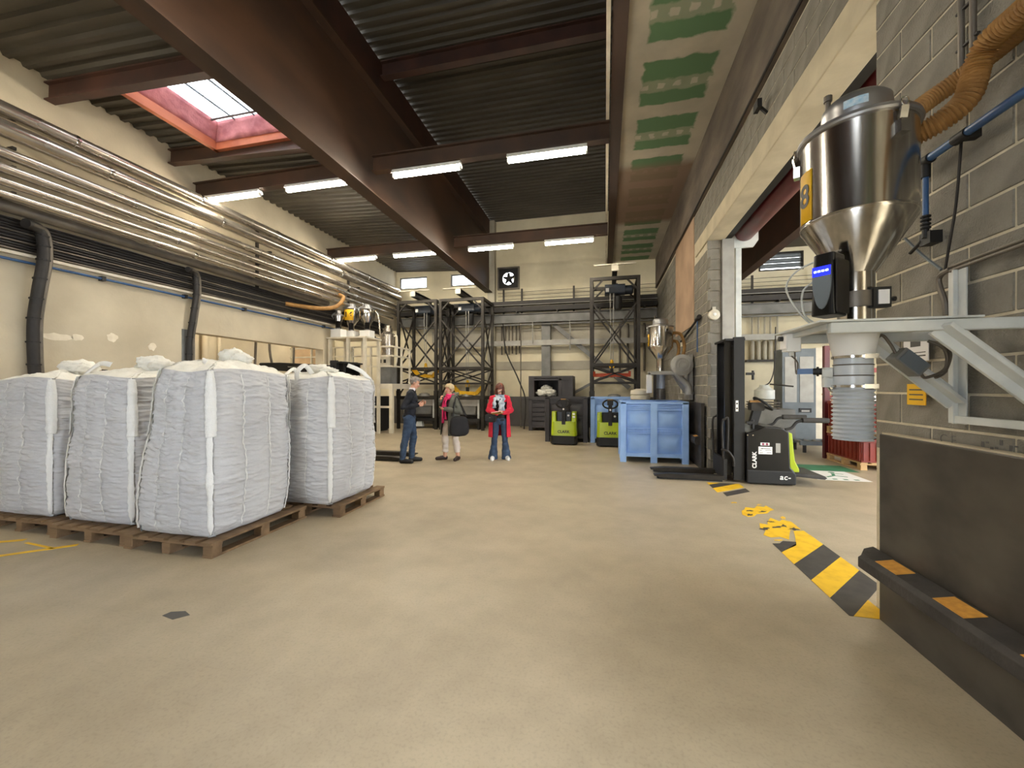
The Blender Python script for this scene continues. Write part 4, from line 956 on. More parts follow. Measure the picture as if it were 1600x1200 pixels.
# steel guard plate on the far side of the opening
t = thing('pier_guard_plate', 'dark steel guard plate with a yellow mark beside the blue bin', 'plate', (1.83, 9, 0))
MB().box((1.80, 8.25, 0), (1.86, 10.4, 1.27)).build('plate', PANEL, t, world=True)
MB().prism([(1.80,.62),(1.72,.60),(1.705,.52),(1.72,.46),(1.80,.46)], 8.35, 10.2, 'y').build('rubber_profile', RUBBER, t, world=True)
MB().add([(1.722,8.42,.606),(1.79,8.42,.625),(1.79,8.62,.625),(1.722,8.62,.606)], [(0,1,2,3)]).build('reflector', REFLECT, t, world=True)
# ------------------------------------------------------------------ back wall services
for xa, xb, where in ((-8.6, 1.86, 'across the back wall of the main hall'), (2.16, 8.5, 'across the back wall of the right hall')):
    t = thing('cable_tray', 'long black cable tray ' + where, 'cable tray', (xa, YB-.3, 4.55))
    MB().box((xa, YB-.60, 4.56), (xb, YB-.36, 4.60)).box((xa, YB-.61, 4.60), (xb, YB-.60, 4.74)).build('tray', CABLE, t, world=True)
    MB().box((xa, YB-.62, 4.80), (xb, YB-.36, 4.83)).box((xa, YB-.62, 4.83), (xb, YB-.60, 4.96)).build('upper_tray', CABLE, t, world=True)
    for k in range(6): MB().tube([(x, YB-.57+.04*k, 4.64+.03*(k % 3)+.01*math.sin(x*2+k)) for x in np.linspace(xa, xb, 30)], .018, 6).build('cable', CABLE, t, smooth=True, world=True)
    MB().tube([(xa, YB-.64, 4.80), (xb, YB-.64, 4.80)], .014, 8).build('light_conduit', LTSTEEL, t, smooth=True, world=True)
    for x in np.arange(xa+.4, xb-.1, 1.6): MB().box((x, YB-.62, 4.50), (x+.05, YB-.001, 4.56)).build('support_arm', DARKST, t, world=True)
    tag(ibeam(MB(), (xa, YB-.43, 4.12), (xb, YB-.43, 4.12), .36, .22).build('crane_beam', GREYST), 'pale grey steel beam under the black tray ' + where, 'beam')
    tag(MB().tube([(xa+.6, YB-.50, 4.04), (xb, YB-.50, 4.04)], .035, 10).build('steel_pipe', GREYST, smooth=True), 'thin grey pipe under the pale beam ' + where, 'pipe')
    tag(MB().box((xa if xa > 0 else -6.9, YB-.48, 3.22), (xb, YB-.39, 3.42)).build('grey_rail', LTSTEEL), 'flat light grey rail at mid height ' + where, 'rail')
    t = thing('wire_rail', 'thin wires strung on posts ' + where + ', high up', 'rail', (xa, YB-.3, 5.0))
    x0_ = max(xa, -4.2)
    for z in (5.08, 5.22, 5.36): MB().tube([(x0_, YB-.33, z), (xb, YB-.33, z+.05)], .008, 6).build('wire', CABLE, t, world=True)
    for x in (-4.0, -3.25, -1.2, .4, 2.6, 5.0, 7.0):
        if x0_ <= x < xb: MB().box((x, YB-.345, 4.47), (x+.07, YB-.30, 5.5)).build('post', DARKST, t, world=True)
t = thing('support_frame', 'grey post with slanting brace standing against the back wall', 'frame', (-2.25, YB-.4, 0))
MB().box((-2.42, YB-.38, 0), (-2.08, YB-.14, 4.11)).build('post', GREYST, t, world=True)
MB().bar((-1.95, YB-.26, 4.05), (.9, YB-.26, 1.55), .16, .24, up=(0,1,0)).build('brace', GREYST, t, world=True)
MB().bar((-2.0, YB-.26, .9), (-.1, YB-.26, 1.95), .10, .12, up=(0,1,0)).build('brace', GREYST, t, world=True)
for i, x in enumerate((-4.1, -3.95, -3.8, -3.66, -3.5, -3.36)):
    tag(MB().tube([(x, YB-.09, 4.1), (x, YB-.09, 2.9+.05*(i % 2))], .03, 8).build('down_pipe', DKPIPE, smooth=True), f"dark vertical pipe {['first','second','third','fourth','fifth','sixth'][i]} from the left in the row beside the white column", 'pipe', 'dark vertical pipes on the back wall')
for i, (x, z0_, z1_) in enumerate(((-3.22, .0, 4.13), (-1.3, 3.0, 4.13), (-2.75, 3.3, 4.13))):
    tag(MB().tube([(x, YB-.52, z0_), (x, YB-.52, z1_)], .022, 8).build('thin_pipe', DKPIPE if i == 0 else LTSTEEL, smooth=True), ['thin dark pipe reaching down beside the stacked dark bins', 'thin pale rod hanging right of the grey post', 'thin pale rod hanging left of the grey post'][i], 'pipe')
for i, x in enumerate((.55, .85, 1.15, 1.45)):
    tag(MB().tube([(x, YB-.09, 4.0), (x, YB-.09, 2.2)], .04, 8).build('down_pipe', DKPIPE, smooth=True), f"dark vertical pipe {['first','second','third','fourth'][i]} from the left in the row by the right wall corner", 'pipe', 'dark vertical pipes in the right corner')
tag(MB().tube(spline([(-3.95, YB-.5, 4.13), (-3.75, YB-.8, 3.0), (-3.2, YB-1.1, 1.9), (-2.9, YB-1.2, 1.1), (-2.95, YB-1.2, .01)], 8), .025, 8).build('slanting_cable', CABLE, smooth=True), 'black cable slanting down behind the woman in red', 'cable')
for i, x in enumerate((5.1, 5.3, 5.5, 5.68, 5.9)):
    tag(MB().tube([(x, YB-.12, 2.55), (x, YB-.12, 3.2)], .07, 10).tube([(x, YB-.12, 3.2), (x, YB-.12, 4.11)], .03, 8).build('lagged_pipe', GREYWALL, smooth=True), f"short pale lagged pipe {['first','second','third','fourth','fifth'][i]} from the left in the right hall", 'pipe', 'lagged pipes in the right hall')
tag(MB().box((4.9, YB-.22, 2.48), (6.1, YB-.02, 2.55)).build('pipe_manifold', DARKST), 'dark manifold bar under the pale lagged pipes in the right hall', 'manifold')
t = thing('wall_fan', 'square dark wall fan with five blades against bright daylight', 'fan', (-3.83, YB, 6.02))
cx, cz = -3.83, 6.02
fb = MB()
n = 28; vs = []; 
for r_, sq in ((.255, 0), (.40, 1)):
    for k in range(n):
        a = 2*PI*k/n+PI/n; c_, s_ = math.cos(a), math.sin(a)
        if sq: m_ = max(abs(c_), abs(s_)); c_, s_ = c_/m_, s_/m_
        vs.append((cx+r_*c_, YB-.05, cz+r_*s_))
for k in range(2*n): vs.append((vs[k][0], YB-.002, vs[k][2]))
fs = [(k, (k+1) % n, n+(k+1) % n, n+k) for k in range(n)]+[(2*n+k, 3*n+k, 3*n+(k+1) % n, 2*n+(k+1) % n) for k in range(n)]
fs += [(k, 2*n+k, 2*n+(k+1) % n, (k+1) % n) for k in range(n)]+[(n+k, n+(k+1) % n, 3*n+(k+1) % n, 3*n+k) for k in range(n)]
fb.add(vs, fs).build('housing', BLACK, t, world=True)
fr = MB()
for a in ((-.46,-.46,.46,-.40), (-.46,.40,.46,.46), (-.46,-.40,-.40,.40), (.40,-.40,.46,.40)): fr.box((cx+a[0], YB-.10, cz+a[1]), (cx+a[2], YB-.001, cz+a[3]))
fr.build('outer_frame', DKPIPE, t, world=True)
MB().lathe([(.09, 0), (.09, .06), (.03, .08)], 16, (cx, YB-.06, cz), 'y').build('hub', BLACK, t, world=True)
for k in range(5):
    a = 2*PI*k/5+.3; d = Vector((math.cos(a), 0, math.sin(a))); p = Vector((-math.sin(a), 0, math.cos(a)))
    b0, b1 = d*.06, d*.245
    c_ = Vector((cx, YB-.01, cz))
    MB().add([c_+b0-p*.075+Vector((0,.02,0)), c_+b0+p*.075, c_+b1+p*.05-Vector((0,.02,0)), c_+b1-p*.03+Vector((0,.03,0))], [(0,1,2,3)]).build('blade', BLACK, t, world=True).modifiers.new('thick', 'SOLIDIFY').thickness = .006
t = thing('wall_switch', 'small yellow and white switch box on the back wall beside the stacked dark bins', 'switch', (-2.9, YB-.1, 1.4))
MB().cbox((-2.92, YB-.08, 1.48), (.16, .10, .24)).build('housing', CREAMST, t, world=True); MB().cbox((-2.92, YB-.14, 1.48), (.09, .02, .12)).build('yellow_plate', YELLOW, t, world=True)

# ------------------------------------------------------------------ big bag unloading towers
def make_tower(label, loc, W, D, H, top=True, hop_z=(.55, 1.22), light=LTSTEEL):
    t = thing('unloading_tower', label, 'tower', loc, group='big bag unloading towers')
    w_, d_ = W/2, D/2
    for x in (-w_, w_):
        for y in (-d_, d_):
            MB().cbox((x, y, H/2), (.10, .10, H)).build('leg', DARKST, t)
            MB().cbox((x, y, 1.30), (.13, .13, .30)).build('leg_sleeve', DARKST, t)
    for z, s in ((H-.05, .10), (2.28, .09), (1.18, .12), (H*.62 if False else 1.72, .06)):
        for y in (-d_, d_): MB().bar((-w_+.05, y, z), (w_-.05, y, z), s, s).build('cross_rail', DARKST, t)
        for x in (-w_, w_): MB().bar((x, -d_+.05, z), (x, d_-.05, z), s, s).build('side_rail', DARKST, t)
    for y in (-d_, d_):
        for (a, b) in (((-w_, 2.3), (w_, H-.75)), ((w_, 2.3), (-w_, H-.75)), ((-w_, 1.75), (w_, 2.26)), ((w_, 1.75), (-w_, 2.26))):
            MB().bar((a[0], y, a[1]), (b[0], y, b[1]), .05, .05).build('brace', DARKST, t)
        for sx in (-1, 1): MB().bar((sx*w_, y, H-.45), (sx*(w_-.35), y, H-.08), .05, .05).build('knee_brace', DARKST, t)
    for x in (-w_, w_):
        for (a, b) in (((-d_, 2.3), (d_, H-.4)), ((d_, 2.3), (-d_, H-.4)), ((-d_, 1.22), (d_, 2.26))):
            MB().bar((x, a[0], a[1]), (x, b[0], b[1]), .045, .045).build('brace', DARKST, t)
    # hoist rail, poking out to the front
    ibeam(MB(), (0, -d_-.35, H+.06), (0, d_+.05, H+.06), .22, .14).build('hoist_rail', DARKST, t)
    MB().cbox((0, -d_-.36, H+.17), (.20, .03, .18)).build('rail_end', CREAMST, t)
    MB().box((-.62, -d_-.30, H+.29), (.62, -d_-.22, H+.32)).build('top_bar', CREAMST, t)
    h = MB().rbox((-.30, -.18, H-.42), (.34, .20, H-.10), .06, 0).build('hoist', MOTOR, t)
    MB().lathe([(.13, 0), (.15, .03), (.15, .26), (.10, .30)], 18, (.30, 0, H-.28), 'x').build('motor', MOTOR, h, smooth=True)
    MB().cbox((-.22, -.2, H-.30), (.10, .06, .12)).build('white_lamp', STICK, h)
    MB().lathe([(.10, 0), (.13, .05), (.13, .42), (.08, .46)], 16, (.12, .05, H-.9)).build('chain_bag', BLACK, h, smooth=True)
    # receiving box
    b = MB().add([(-.55,-.42,hop_z[1]),(.55,-.42,hop_z[1]),(.55,.42,hop_z[1]),(-.55,.42,hop_z[1]),(-.42,-.32,hop_z[0]),(.42,-.32,hop_z[0]),(.42,.32,hop_z[0]),(-.42,.32,hop_z[0])],
                 [(0,4,5,1),(1,5,6,2),(2,6,7,3),(3,7,4,0),(4,7,6,5),(0,1,2,3)]).build('receiving_hopper', GREYST, t)
    MB().box((-.58,-.45,hop_z[1]-.34), (.58,-.43,hop_z[1]-.02)).build('front_panel', light, b)
    MB().lathe([(.22, 0), (.20, .10), (.10, .14)], 20, (0,0,hop_z[1]), 'z').build('bag_spike', LTSTEEL, b, smooth=True)
    for x in (-.60, .60): MB().box((x-.035, -.47, .42), (x+.035, -.40, hop_z[1])).build('white_leg', WHITEP, t)
    MB().box((-.66, -.5, .30), (.66, .4, .40)).build('base_frame', BLACK, t)
    MB().box((-.62, -.4, .0), (-.54, .4, .30)).box((.54, -.4, .0), (.62, .4, .30)).build('foot_beam', BLACK, t)
    MB().prism([(-.14,.08),(.14,.08),(.10,.27),(-.10,.27)], -.46, -.30, 'y').build('outlet_chute', WHITEP, t)
    return t
def chains(t, x, y, ztop, zbot):
    for dx in (-.05, .06): MB().tube([(x+dx, y, ztop), (x+dx*.6, y, zbot)], .012, 6).build('chain', LTSTEEL, t)
def spreader(label, loc, mat, L, shape):
    t = thing('lifting_spreader', label, 'spreader', loc, group='lifting spreaders on the towers')
    if shape == 'v':
        pts = [(-L/2, .26), (-L*.30, .02), (L*.30, -.02), (L/2, .22)]
        for sgn in (-1, 1):
            p = [Vector((a, sgn*.05, b)) for a, b in pts]
            for i in range(3): MB().bar(p[i], p[i+1], .03, .13).build('beam', mat, t)
        for a, b in (pts[0], pts[3]): MB().cbox((a, 0, b), (.08, .22, .09)).build('end_hook', mat, t)
    else:
        MB().cbox((0, 0, 0), (L, .10, .11)).build('beam', mat, t)
        MB().cbox((0, 0, -.01), (.10, L*.8, .10)).build('beam', mat, t)
        for a in (-L/2, L/2): MB().cbox((a*.96, 0, .04), (.07, .16, .16)).build('end_hook', mat, t)
    MB().cbox((0, 0, .12), (.10, .10, .20)).build('hook_block', BLACK, t)
    MB().tube([(.07*math.sin(a), 0, .30+.08*math.cos(a)) for a in np.linspace(-2.6, 2.6, 14)], .02, 8).lathe([(.05, 0), (.06, .05), (.03, .12)], 10, (0,0,.38)).build('hook', YELLOW, t, smooth=True)
    return t
H1 = 4.86
ta = make_tower('dark steel unloading tower nearest the left corner, hoist and yellow spreader inside', (-6.92, 14.43, 0), 1.54, 1.25, H1)
tb = make_tower('dark steel unloading tower left of the white column, second from the left corner', (-5.14, 14.43, 0), 1.64, 1.25, H1)
tc = make_tower('dark steel unloading tower by the right wall with an orange spreader', (.30, 13.4, 0), 1.42, 1.3, 5.02)
sa = spreader('yellow lifting spreader hung high in the tower behind the man', (-6.80, 14.3, 2.02), YELLOW, 1.02, 'v'); chains(ta, .14, -.2, H1-.4, 2.55)
sb = spreader('yellow lifting spreader hung low in the tower left of the white column', (-5.08, 14.3, 1.36), YELLOW, 1.16, 'v'); chains(tb, .07, -.2, H1-.4, 1.85)
sc = spreader('orange lifting spreader hung in the tower by the right wall', (.22, 13.2, 1.97), ORANGE, 1.15, 'x'); chains(tc, -.08, -.2, 4.6, 2.45)
# ------------------------------------------------------------------ plastic bins
def make_bin(name, label, loc, W, D, H, mat, cols=2, rz=0, group=None, slats=False):
    t = thing(name, label, 'bin', loc, rz, group)
    w_, d_ = W/2, D/2; th = .03; f0 = .14
    pw = .13
    # corner posts and feet
    for x in (-w_+pw/2, w_-pw/2):
        for y in (-d_+pw/2, d_-pw/2):
            MB().rbox((x-pw/2, y-pw/2, 0), (x+pw/2, y+pw/2, H-.02), .015, 2).build('corner_post', mat, t)
    for sx, sy, n_ in ((0, -1, cols), (0, 1, cols), (-1, 0, cols), (1, 0, cols)):
        L = W if sx == 0 else D
        def place(b, a0, a1, z0_, z1_, dep, thick):
            if sx == 0:
                y = sy*(d_-dep); b.box((a0, min(y, y-sy*thick), z0_), (a1, max(y, y-sy*thick), z1_))
            else:
                x = sx*(w_-dep); b.box((min(x, x-sx*thick), a0, z0_), (max(x, x-sx*thick), a1, z1_))
        b = MB(); place(b, -L/2+pw, L/2-pw, f0, H-.04, .075, .02); b.build('wall_panel', mat, t)
        b = MB(); place(b, -L/2+.02, L/2-.02, H-.05, H, 0.0, .06)
        for zz in (H-.085, H-.125, H-.165): place(b, -L/2+pw, L/2-pw, zz-.012, zz+.008, .012, .04)
        b.build('rim', mat, t)
        for k in range(1, n_):
            a = -L/2+L*k/n_; b = MB(); place(b, a-pw/2, a+pw/2, 0, H-.02, .008, .06); b.build('middle_post', mat, t)
        b = MB()
        if not slats:
            zm = f0+(H-f0)*.46
            for zz in (zm-.05, zm, zm+.05): place(b, -L/2+pw, L/2-pw, zz-.008, zz+.008, .015, .04)
            for k in range(1, 17): 
                a = -L/2+L*k/17; place(b, a-.008, a+.008, zm-.05, zm+.05, .02, .03)
        else:
            for k in range(5):
                zz = f0+.06+k*(H-f0-.2)/5; place(b, -L/2+pw, L/2-pw, zz, zz+(H-f0)*.13, .01, .04)
        place(b, -L/2+pw, L/2-pw, f0-.02, f0+.05, .012, .05)
        b.build('rib_band', mat, t)
        # shallow cushions pressed into each panel
        if not slats:
            nb = n_; 
            for k in range(nb):
                for (za, zb) in ((f0+.06, zm-.07), (zm+.07, H-.19)):
                    a0 = -L/2+L*k/nb+(pw if k == 0 else pw/2)+.012; a1 = -L/2+L*(k+1)/nb-(pw if k == nb-1 else pw/2)-.012
                    P = np.zeros((7, 9, 3))
                    for i in range(7):
                        for j in range(9):
                            u, v = j/8*2-1, i/6*2-1; dp = .073-.045*(1-u*u)**.7*(1-v*v)**.7
                            a = a0+(a1-a0)*j/8; zz = za+(zb-za)*i/6
                            P[i,j] = (a, sy*(d_-dp), zz) if sx == 0 else (sx*(w_-dp), a, zz)
                    o = bpy.data.objects.new('pressed_panel', grid_mesh('pressed_panel', P, mat, wrap=False)); COL.objects.link(o); o.parent = t
    MB().box((-w_+.03, -d_+.03, f0-.02), (w_-.03, d_-.03, f0+.01)).build('base', mat, t)
    return t
make_bin('pallet_bin', 'large light blue plastic pallet bin in front of the small hopper', (.995, 9.27, 0), 1.36, 1.14, 1.28, BLUEBIN, group='plastic pallet bins')
make_bin('pallet_bin', 'light blue plastic pallet bin behind the right hand green truck', (.22, 12.06, 0), 1.24, 1.05, 1.29, BLUEBIN, group='plastic pallet bins')
make_bin('pallet_bin', 'dark grey plastic pallet bin behind the left hand green truck', (-1.08, 12.0, 0), 1.22, 1.1, 1.29, DARKBIN, group='plastic pallet bins')
make_bin('pallet_bin', 'dark grey slatted bin at the bottom of the stack by the back wall', (-2.05, 14.75, 0), 1.3, 1.1, 1.16, DARKBIN, group='plastic pallet bins', slats=True)
t = thing('open_bin', 'dark grey bin lying open on top of the stack, white sheets inside', 'bin', (-1.9, 14.75, 1.165))
w_, d_, H = .80, .55, .82
MB().box((-w_, -d_, 0), (w_, d_, .07)).build('bottom_wall', DARKBIN, t); MB().box((-w_, -d_, H-.07), (w_, d_, H)).build('top_wall', DARKBIN, t)
MB().box((-w_, -d_, .07), (-w_+.20, d_, H-.07)).build('side_wall', DARKBIN, t)
MB().box((.28, -d_, .07), (w_, d_, H-.07)).build('side_wall', DARKBIN, t); MB().box((-w_+.2, d_-.05, .07), (.28, d_, H-.07)).build('back_wall', DARKBIN, t)
MB().box((.30, -d_-.02, .05), (.40, -d_, H-.04)).box((-w_+.02, -d_-.02, H-.16), (w_-.02, -d_, H-.10)).build('rib', DARKBIN, t)
t2 = thing('folded_sheets', 'crumpled white sheets stuffed in the open dark bin on the stack', 'sheets', (-2.05, 14.55, 1.235))
for k, (x, z, r) in enumerate(((-.2, .13, .2), (.08, .16, .22), (-.05, .3, .19), (.2, .1, .12))):
    P = crumple((x, -.08+.05*k, z), (r, .16, r*.62), 40+k, amp=.45); o = bpy.data.objects.new('sheet', grid_mesh('sheet', P, BAGTOP)); COL.objects.link(o); o.parent = t2

# ------------------------------------------------------------------ green pallet trucks
def make_truck(label, loc, rz=0):
    t = thing('pallet_truck', label, 'pallet truck', loc, rz, group='lime green electric pallet trucks')
    MB().rbox((-.36, -.30, .03), (.36, .22, .25), .10, 2).build('bumper_base', BLACK, t)
    MB().rbox((-.35, -.27, .25), (.35, .20, .64), .09, 2, n=6, taper=.97).build('green_cover', LIME, t, smooth=True)
    for s_ in (-1, 1): MB().rbox((s_*.275-.065, -.20, .64), (s_*.275+.065, .18, .90), .035, 2, taper=.94).build('green_pillar', LIME, t, smooth=True)
    MB().rbox((-.21, -.12, .60), (.21, .16, .90), .03, 2).build('dash_panel', BLACKP, t)
    MB().box((-.05, -.275, .56), (.05, -.20, .66)).build('tiller_boot', BLACK, t)
    MB().cbox((.03, -.13, .80), (.03, .02, .07)).build('key_switch', CHROME, t); MB().lathe([(.028, 0), (.028, -.02)], 14, (.12, -.12, .80), 'y').build('stop_button', STICK, t)
    for z in (.845, .765): MB().cbox((.275, -.205, z), (.07, .004, .045)).build('sticker', STICK, t)
    MB().bar((0, -.20, .60), (0, -.24, 1.14), .10, .07).build('tiller_arm', BLACK, t)
    MB().cbox((0, -.25, 1.17), (.15, .10, .14)).build('tiller_head', BLACK, t)
    MB().lathe([(.026, 0), (.026, -.02)], 12, (0, -.27, .98), 'y').build('logo_disc', STICK, t)
    MB().tube([(.19*math.cos(a), -.27-.03*math.cos(a*2), 1.13+.115*math.sin(a)) for a in np.linspace(0, 2*PI, 28)], .022, 8).build('handle_loop', BLACK, t, smooth=True)
    MB().cbox((0, -.27, 1.245), (.14, .05, .04)).build('tan_switch', HOSE, t)
    for s_ in (-.18, .18): MB().rbox((s_-.08, .2, .07), (s_+.08, 1.25, .13), .02, 1).build('fork', DARKST, t)
    for s_ in (-.25, .25): MB().lathe([(.06, -.03), (.065, -.02), (.065, .02), (.06, .03)], 14, (s_, -.2, .065), 'x').build('wheel', RUBBER, t, smooth=True)
    text_mesh('lettering', 'CLARK', .105, INK, t, (.0, -.2715, .36), (PI/2, 0, 0), .002, bold=.003)
    return t
tr = make_truck('lime green pallet truck in front of the dark grey bin', (-1.10, 11.15, 0))
dup(tr, (.14, 11.05, 0), 0, 'lime green pallet truck half hidden by the blue bin')
# ------------------------------------------------------------------ stackers
def make_mast(t, H, w=.30):
    for s_ in (-1, 1):
        MB().cbox((.20, s_*w, H/2+.03), (.16, .07, H-.04)).build('outer_upright', BLACK, t)
        MB().cbox((.06, s_*(w-.075), H/2+.05), (.11, .05, H-.12)).build('inner_upright', BLACKP, t)
        MB().tube([(.10, s_*.10, .2), (.10, s_*.10, H-.25)], .012, 8).build('lift_chain', DARKST, t)
    MB().tube([(.20, 0, .25), (.20, 0, H*.72)], .045, 14).tube([(.20, 0, H*.7), (.20, 0, H-.12)], .028, 12).build('lift_cylinder', DARKST, t, smooth=True)
    for z in (.35, H*.55, H-.06): MB().cbox((.22, 0, z), (.10, 2*w, .08)).build('mast_crossbar', BLACK, t)
    MB().cbox((.14, 0, H-.03), (.30, 2*w+.06, .035)).build('mast_top', BLACK, t)
def make_forks(t, L, w=.27):
    for s_ in (-w, w):
        MB().prism([(-L,.055),(-L+.10,.035),(-.02,.035),(-.02,.10),(-L+.25,.10),(-L,.075)], s_-.075, s_+.075, 'y').build('fork', DARKST, t)
        MB().prism([(-L+.05,.012),(-.05,.005),(-.05,.030),(-L+.08,.030)], s_-.05, s_+.05, 'y').build('support_leg', BLACK, t)
        MB().lathe([(.028, -.03), (.03, -.02), (.03, .02), (.028, .03)], 12, (-L+.22, s_, .032), 'y').build('fork_wheel', RUBBER, t, smooth=True)
    MB().cbox((-.01, 0, .22), (.05, .68, .34)).build('fork_carriage', BLACK, t)
    for y in (-.3, .3): MB().tube(spline([(-.03, y, .36), (-.05, y, .95), (.0, y, 1.05), (.04, y, 1.02), (.03, y, .5)], 6), .018, 8).build('load_guard', DARKST, t, smooth=True)
    MB().tube(spline([(-.08,-.36,.55), (.02,-.38,.52), (.10,-.38,.40), (.10,-.38,.28)], 6), .02, 8).build('grab_bar', DARKST, t, smooth=True)
def make_stacker(label, loc, rz=0):
    t = thing('pallet_stacker', label, 'stacker', loc, rz)
    make_mast(t, 2.40); make_forks(t, 1.13)
    MB().prism([(.29,.05),(.98,.03),(.99,.22),(.92,.30),(.90,.86),(.80,.93),(.55,.945),(.42,.88),(.29,.84)], -.40, .40, 'y').build('machine_cover', BLACKP, t, bevel=.02)
    MB().prism([(.29,.02),(1.0,.02),(1.0,.20),(.95,.24),(.29,.24)], -.41, .41, 'y').build('base_skirt', BLACK, t, bevel=.02)
    MB().prism([(.905,.86),(.96,.84),(.98,.60),(1.0,.40),(1.06,.27),(1.06,.22),(.93,.22)], -.36, .36, 'y').build('green_rear_cover', LIME, t, bevel=.012)
    MB().prism([(1.0,.15),(1.42,.12),(1.45,.145),(1.42,.175),(1.0,.21)], -.36, .36, 'y').build('platform', RUBBER, t, bevel=.01)
    for y in (-.36, .36):
        a = MB().tube(spline([(.86, y, .90), (.95, y, .93), (1.02, y, 1.02), (1.10, y, 1.045), (1.2, y, 1.05)], 6), .022, 10)
        o = a.build('side_arm', BLACK, t, smooth=True)
        MB().rbox((1.10, y-.04, 1.015), (1.46, y+.04, 1.095), .03, 0).build('arm_pad', RUBBER, o)
    MB().bar((.50, 0, .92), (.58, 0, 1.22), .10, .12).build('tiller_arm', BLACK, t)
    h = MB().rbox((.46, -.09, 1.18), (.66, .09, 1.32), .03, 1).build('tiller_head', DARKST, t)
    MB().tube([(.66+.13*math.cos(a), -.02+.15*math.sin(a), 1.30-.10*math.cos(a)) for a in np.linspace(0, 2*PI, 22)], .02, 8).build('handle_loop', BLACK, h, smooth=True)
    MB().cbox((.52, -.06, 1.34), (.16, .05, .035)).build('amber_rocker', HOSE, h)
    for z in (.30, 1.10): MB().tube([(.40,-.34,z+.6), (.40,-.34,z+.75)], .02, 8).bar((.30,-.34,z+.7),(.42,-.34,z+.7),.04,.04).build('guard_bracket', BLACK, t)
    MB().box((.285, -.37, .60+.55), (.29, -.31, 1.4)).build('sticker', STICK, t) if False else None
    st = MB().box((.145, -.3375, 1.18), (.185, -.3355, 1.36)).build('warning_sticker', STICK, t)
    for z in (1.23, 1.31): MB().lathe([(.014, 0), (.014, -.001)], 10, (.165, -.3376, z), 'y').build('pictogram', INK, st)
    p = MB().box((.46, -.4035, .50), (.66, -.4005, .62)).build('white_plate', STICK, t)
    MB().box((.49, -.4045, .586), (.63, -.4036, .594)).prism([(.508,.582),(.52,.582),(.514,.606)], -.4045, -.4036, 'y').build('printed_title', INK, p)
    for (a, b, z) in ((.475,.51,.56), (.56,.645,.56), (.475,.525,.522), (.58,.645,.522)): MB().box((a, -.4045, z), (b, -.4036, z+.006)).build('printed_line', INKG, p)
    p = MB().box((.49, -.4035, .64), (.62, -.4005, .685)).build('safety_sticker', STICK, t)
    for k in range(2): MB().lathe([(.019, 0), (.019, -.001)], 14, (.528+.055*k, -.4036, .662), 'y').build('pictogram', M('red_print', S(150,60,90), rough=.6) if k == 0 else bpy.data.materials['red_print'], p)
    MB().box((.71, -.4035, .53), (.775, -.4005, .68)).build('grey_plate', LTSTEEL, t)
    text_mesh('lettering', 'CLARK', .085, STICK, t, (.405, -.4015, .40), (PI/2, -PI/2, 0), .001, bold=.003)
    text_mesh('lettering', 'ac-', .12, STICK, t, (.84, -.412, .14), (PI/2, 0, 0), .0015, bold=.002, shear=.12, space=1.1)
    for x in (.30, .38): MB().lathe([(.012, 0), (.012, -.006)], 10, (x, -.401, .80), 'y').build('bolt', CHROME, t)
    for s_ in (-.3, .3): MB().lathe([(.07, -.035), (.075, -.02), (.075, .02), (.07, .035)], 16, (.75, s_, .075), 'y').build('drive_wheel', RUBBER, t, smooth=True)
    return t
make_stacker('black and lime pallet stacker with tall mast, parked in the opening on the right', (1.96, 7.56, 0))
# black forklift half hidden behind the bulk bags
t = thing('forklift', 'black forklift hidden behind the white bags, only its roof and forks showing', 'forklift', (-5.62, 8.0, 0), PI)
make_mast(t, 2.16, .36); make_forks(t, 1.45, .30)
MB().prism([(.32,.08),(1.9,.08),(1.95,.6),(1.6,1.0),(.6,1.0),(.32,.8)], -.48, .48, 'y').build('machine_cover', BLACKP, t, bevel=.02)
MB().prism([(.18,2.06),(1.55,2.14),(2.10,2.14),(2.14,2.02),(1.72,1.96),(1.3,1.93),(.18,1.90)], -.46, .46, 'y').build('overhead_guard', BLACKP, t, bevel=.02)
for x, y in ((.4,-.42),(.4,.42),(1.8,-.42),(1.8,.42)): MB().bar((x, y, .95), (x, y, 2.0), .06, .06).build('guard_post', BLACK, t)
for x, y in ((.6,-.42),(.6,.42),(1.6,-.42),(1.6,.42)): MB().lathe([(.18, -.07), (.2, -.05), (.2, .05), (.18, .07)], 18, (x, y, .2), 'y').build('wheel', RUBBER, t, smooth=True)
MB().tube([(.5, .47, 2.0), (1.3, .475, 2.04)], .012, 8).build('grab_rail', CHROME, t, smooth=True)

# ------------------------------------------------------------------ second hopper station above the blue bin
hop2 = make_hopper('steel vacuum hopper with a yellow number 5, standing above the blue bin', (1.24, 9.62, 1.95), .235, '5', 190)
hop2.scale = (1.16, 1.16, 1.03)
t = thing('hopper_stand', 'grey wall bracket carrying the hopper above the blue bin', 'bracket', (1.3, 9.6, 1.3))
MB().box((.98, 9.36, 1.91), (1.62, 9.9, 1.94)).build('top_plate', LTSTEEL, t, world=True)
for y in (9.38, 9.86):
    MB().bar((1.55, y, 1.90), (1.86, y, 1.42), .05, .10).build('strut', LTSTEEL, t, world=True)
    MB().box((1.0, y-.02, 1.86), (1.87, y+.02, 1.91)).build('arm', LTSTEEL, t, world=True)
MB().box((1.80, 9.34, 1.30), (1.875, 9.9, 2.30)).build('wall_post', LTSTEEL, t, world=True)
MB().box((1.06, 9.34, 0), (1.12, 9.40, 1.9)).build('post', DARKST, t, world=True) if False else MB().box((1.06, 9.34, 1.30), (1.12, 9.40, 1.86)).build('post', DARKST, t, world=True)
MB().box((.93, 9.40, 1.45), (1.03, 9.6, 1.86)).build('white_box', WHITE, t, world=True)
t = thing('drop_tube', 'clear and grey drop tube under the hopper above the blue bin', 'tube', (1.24, 9.62, 1.3))
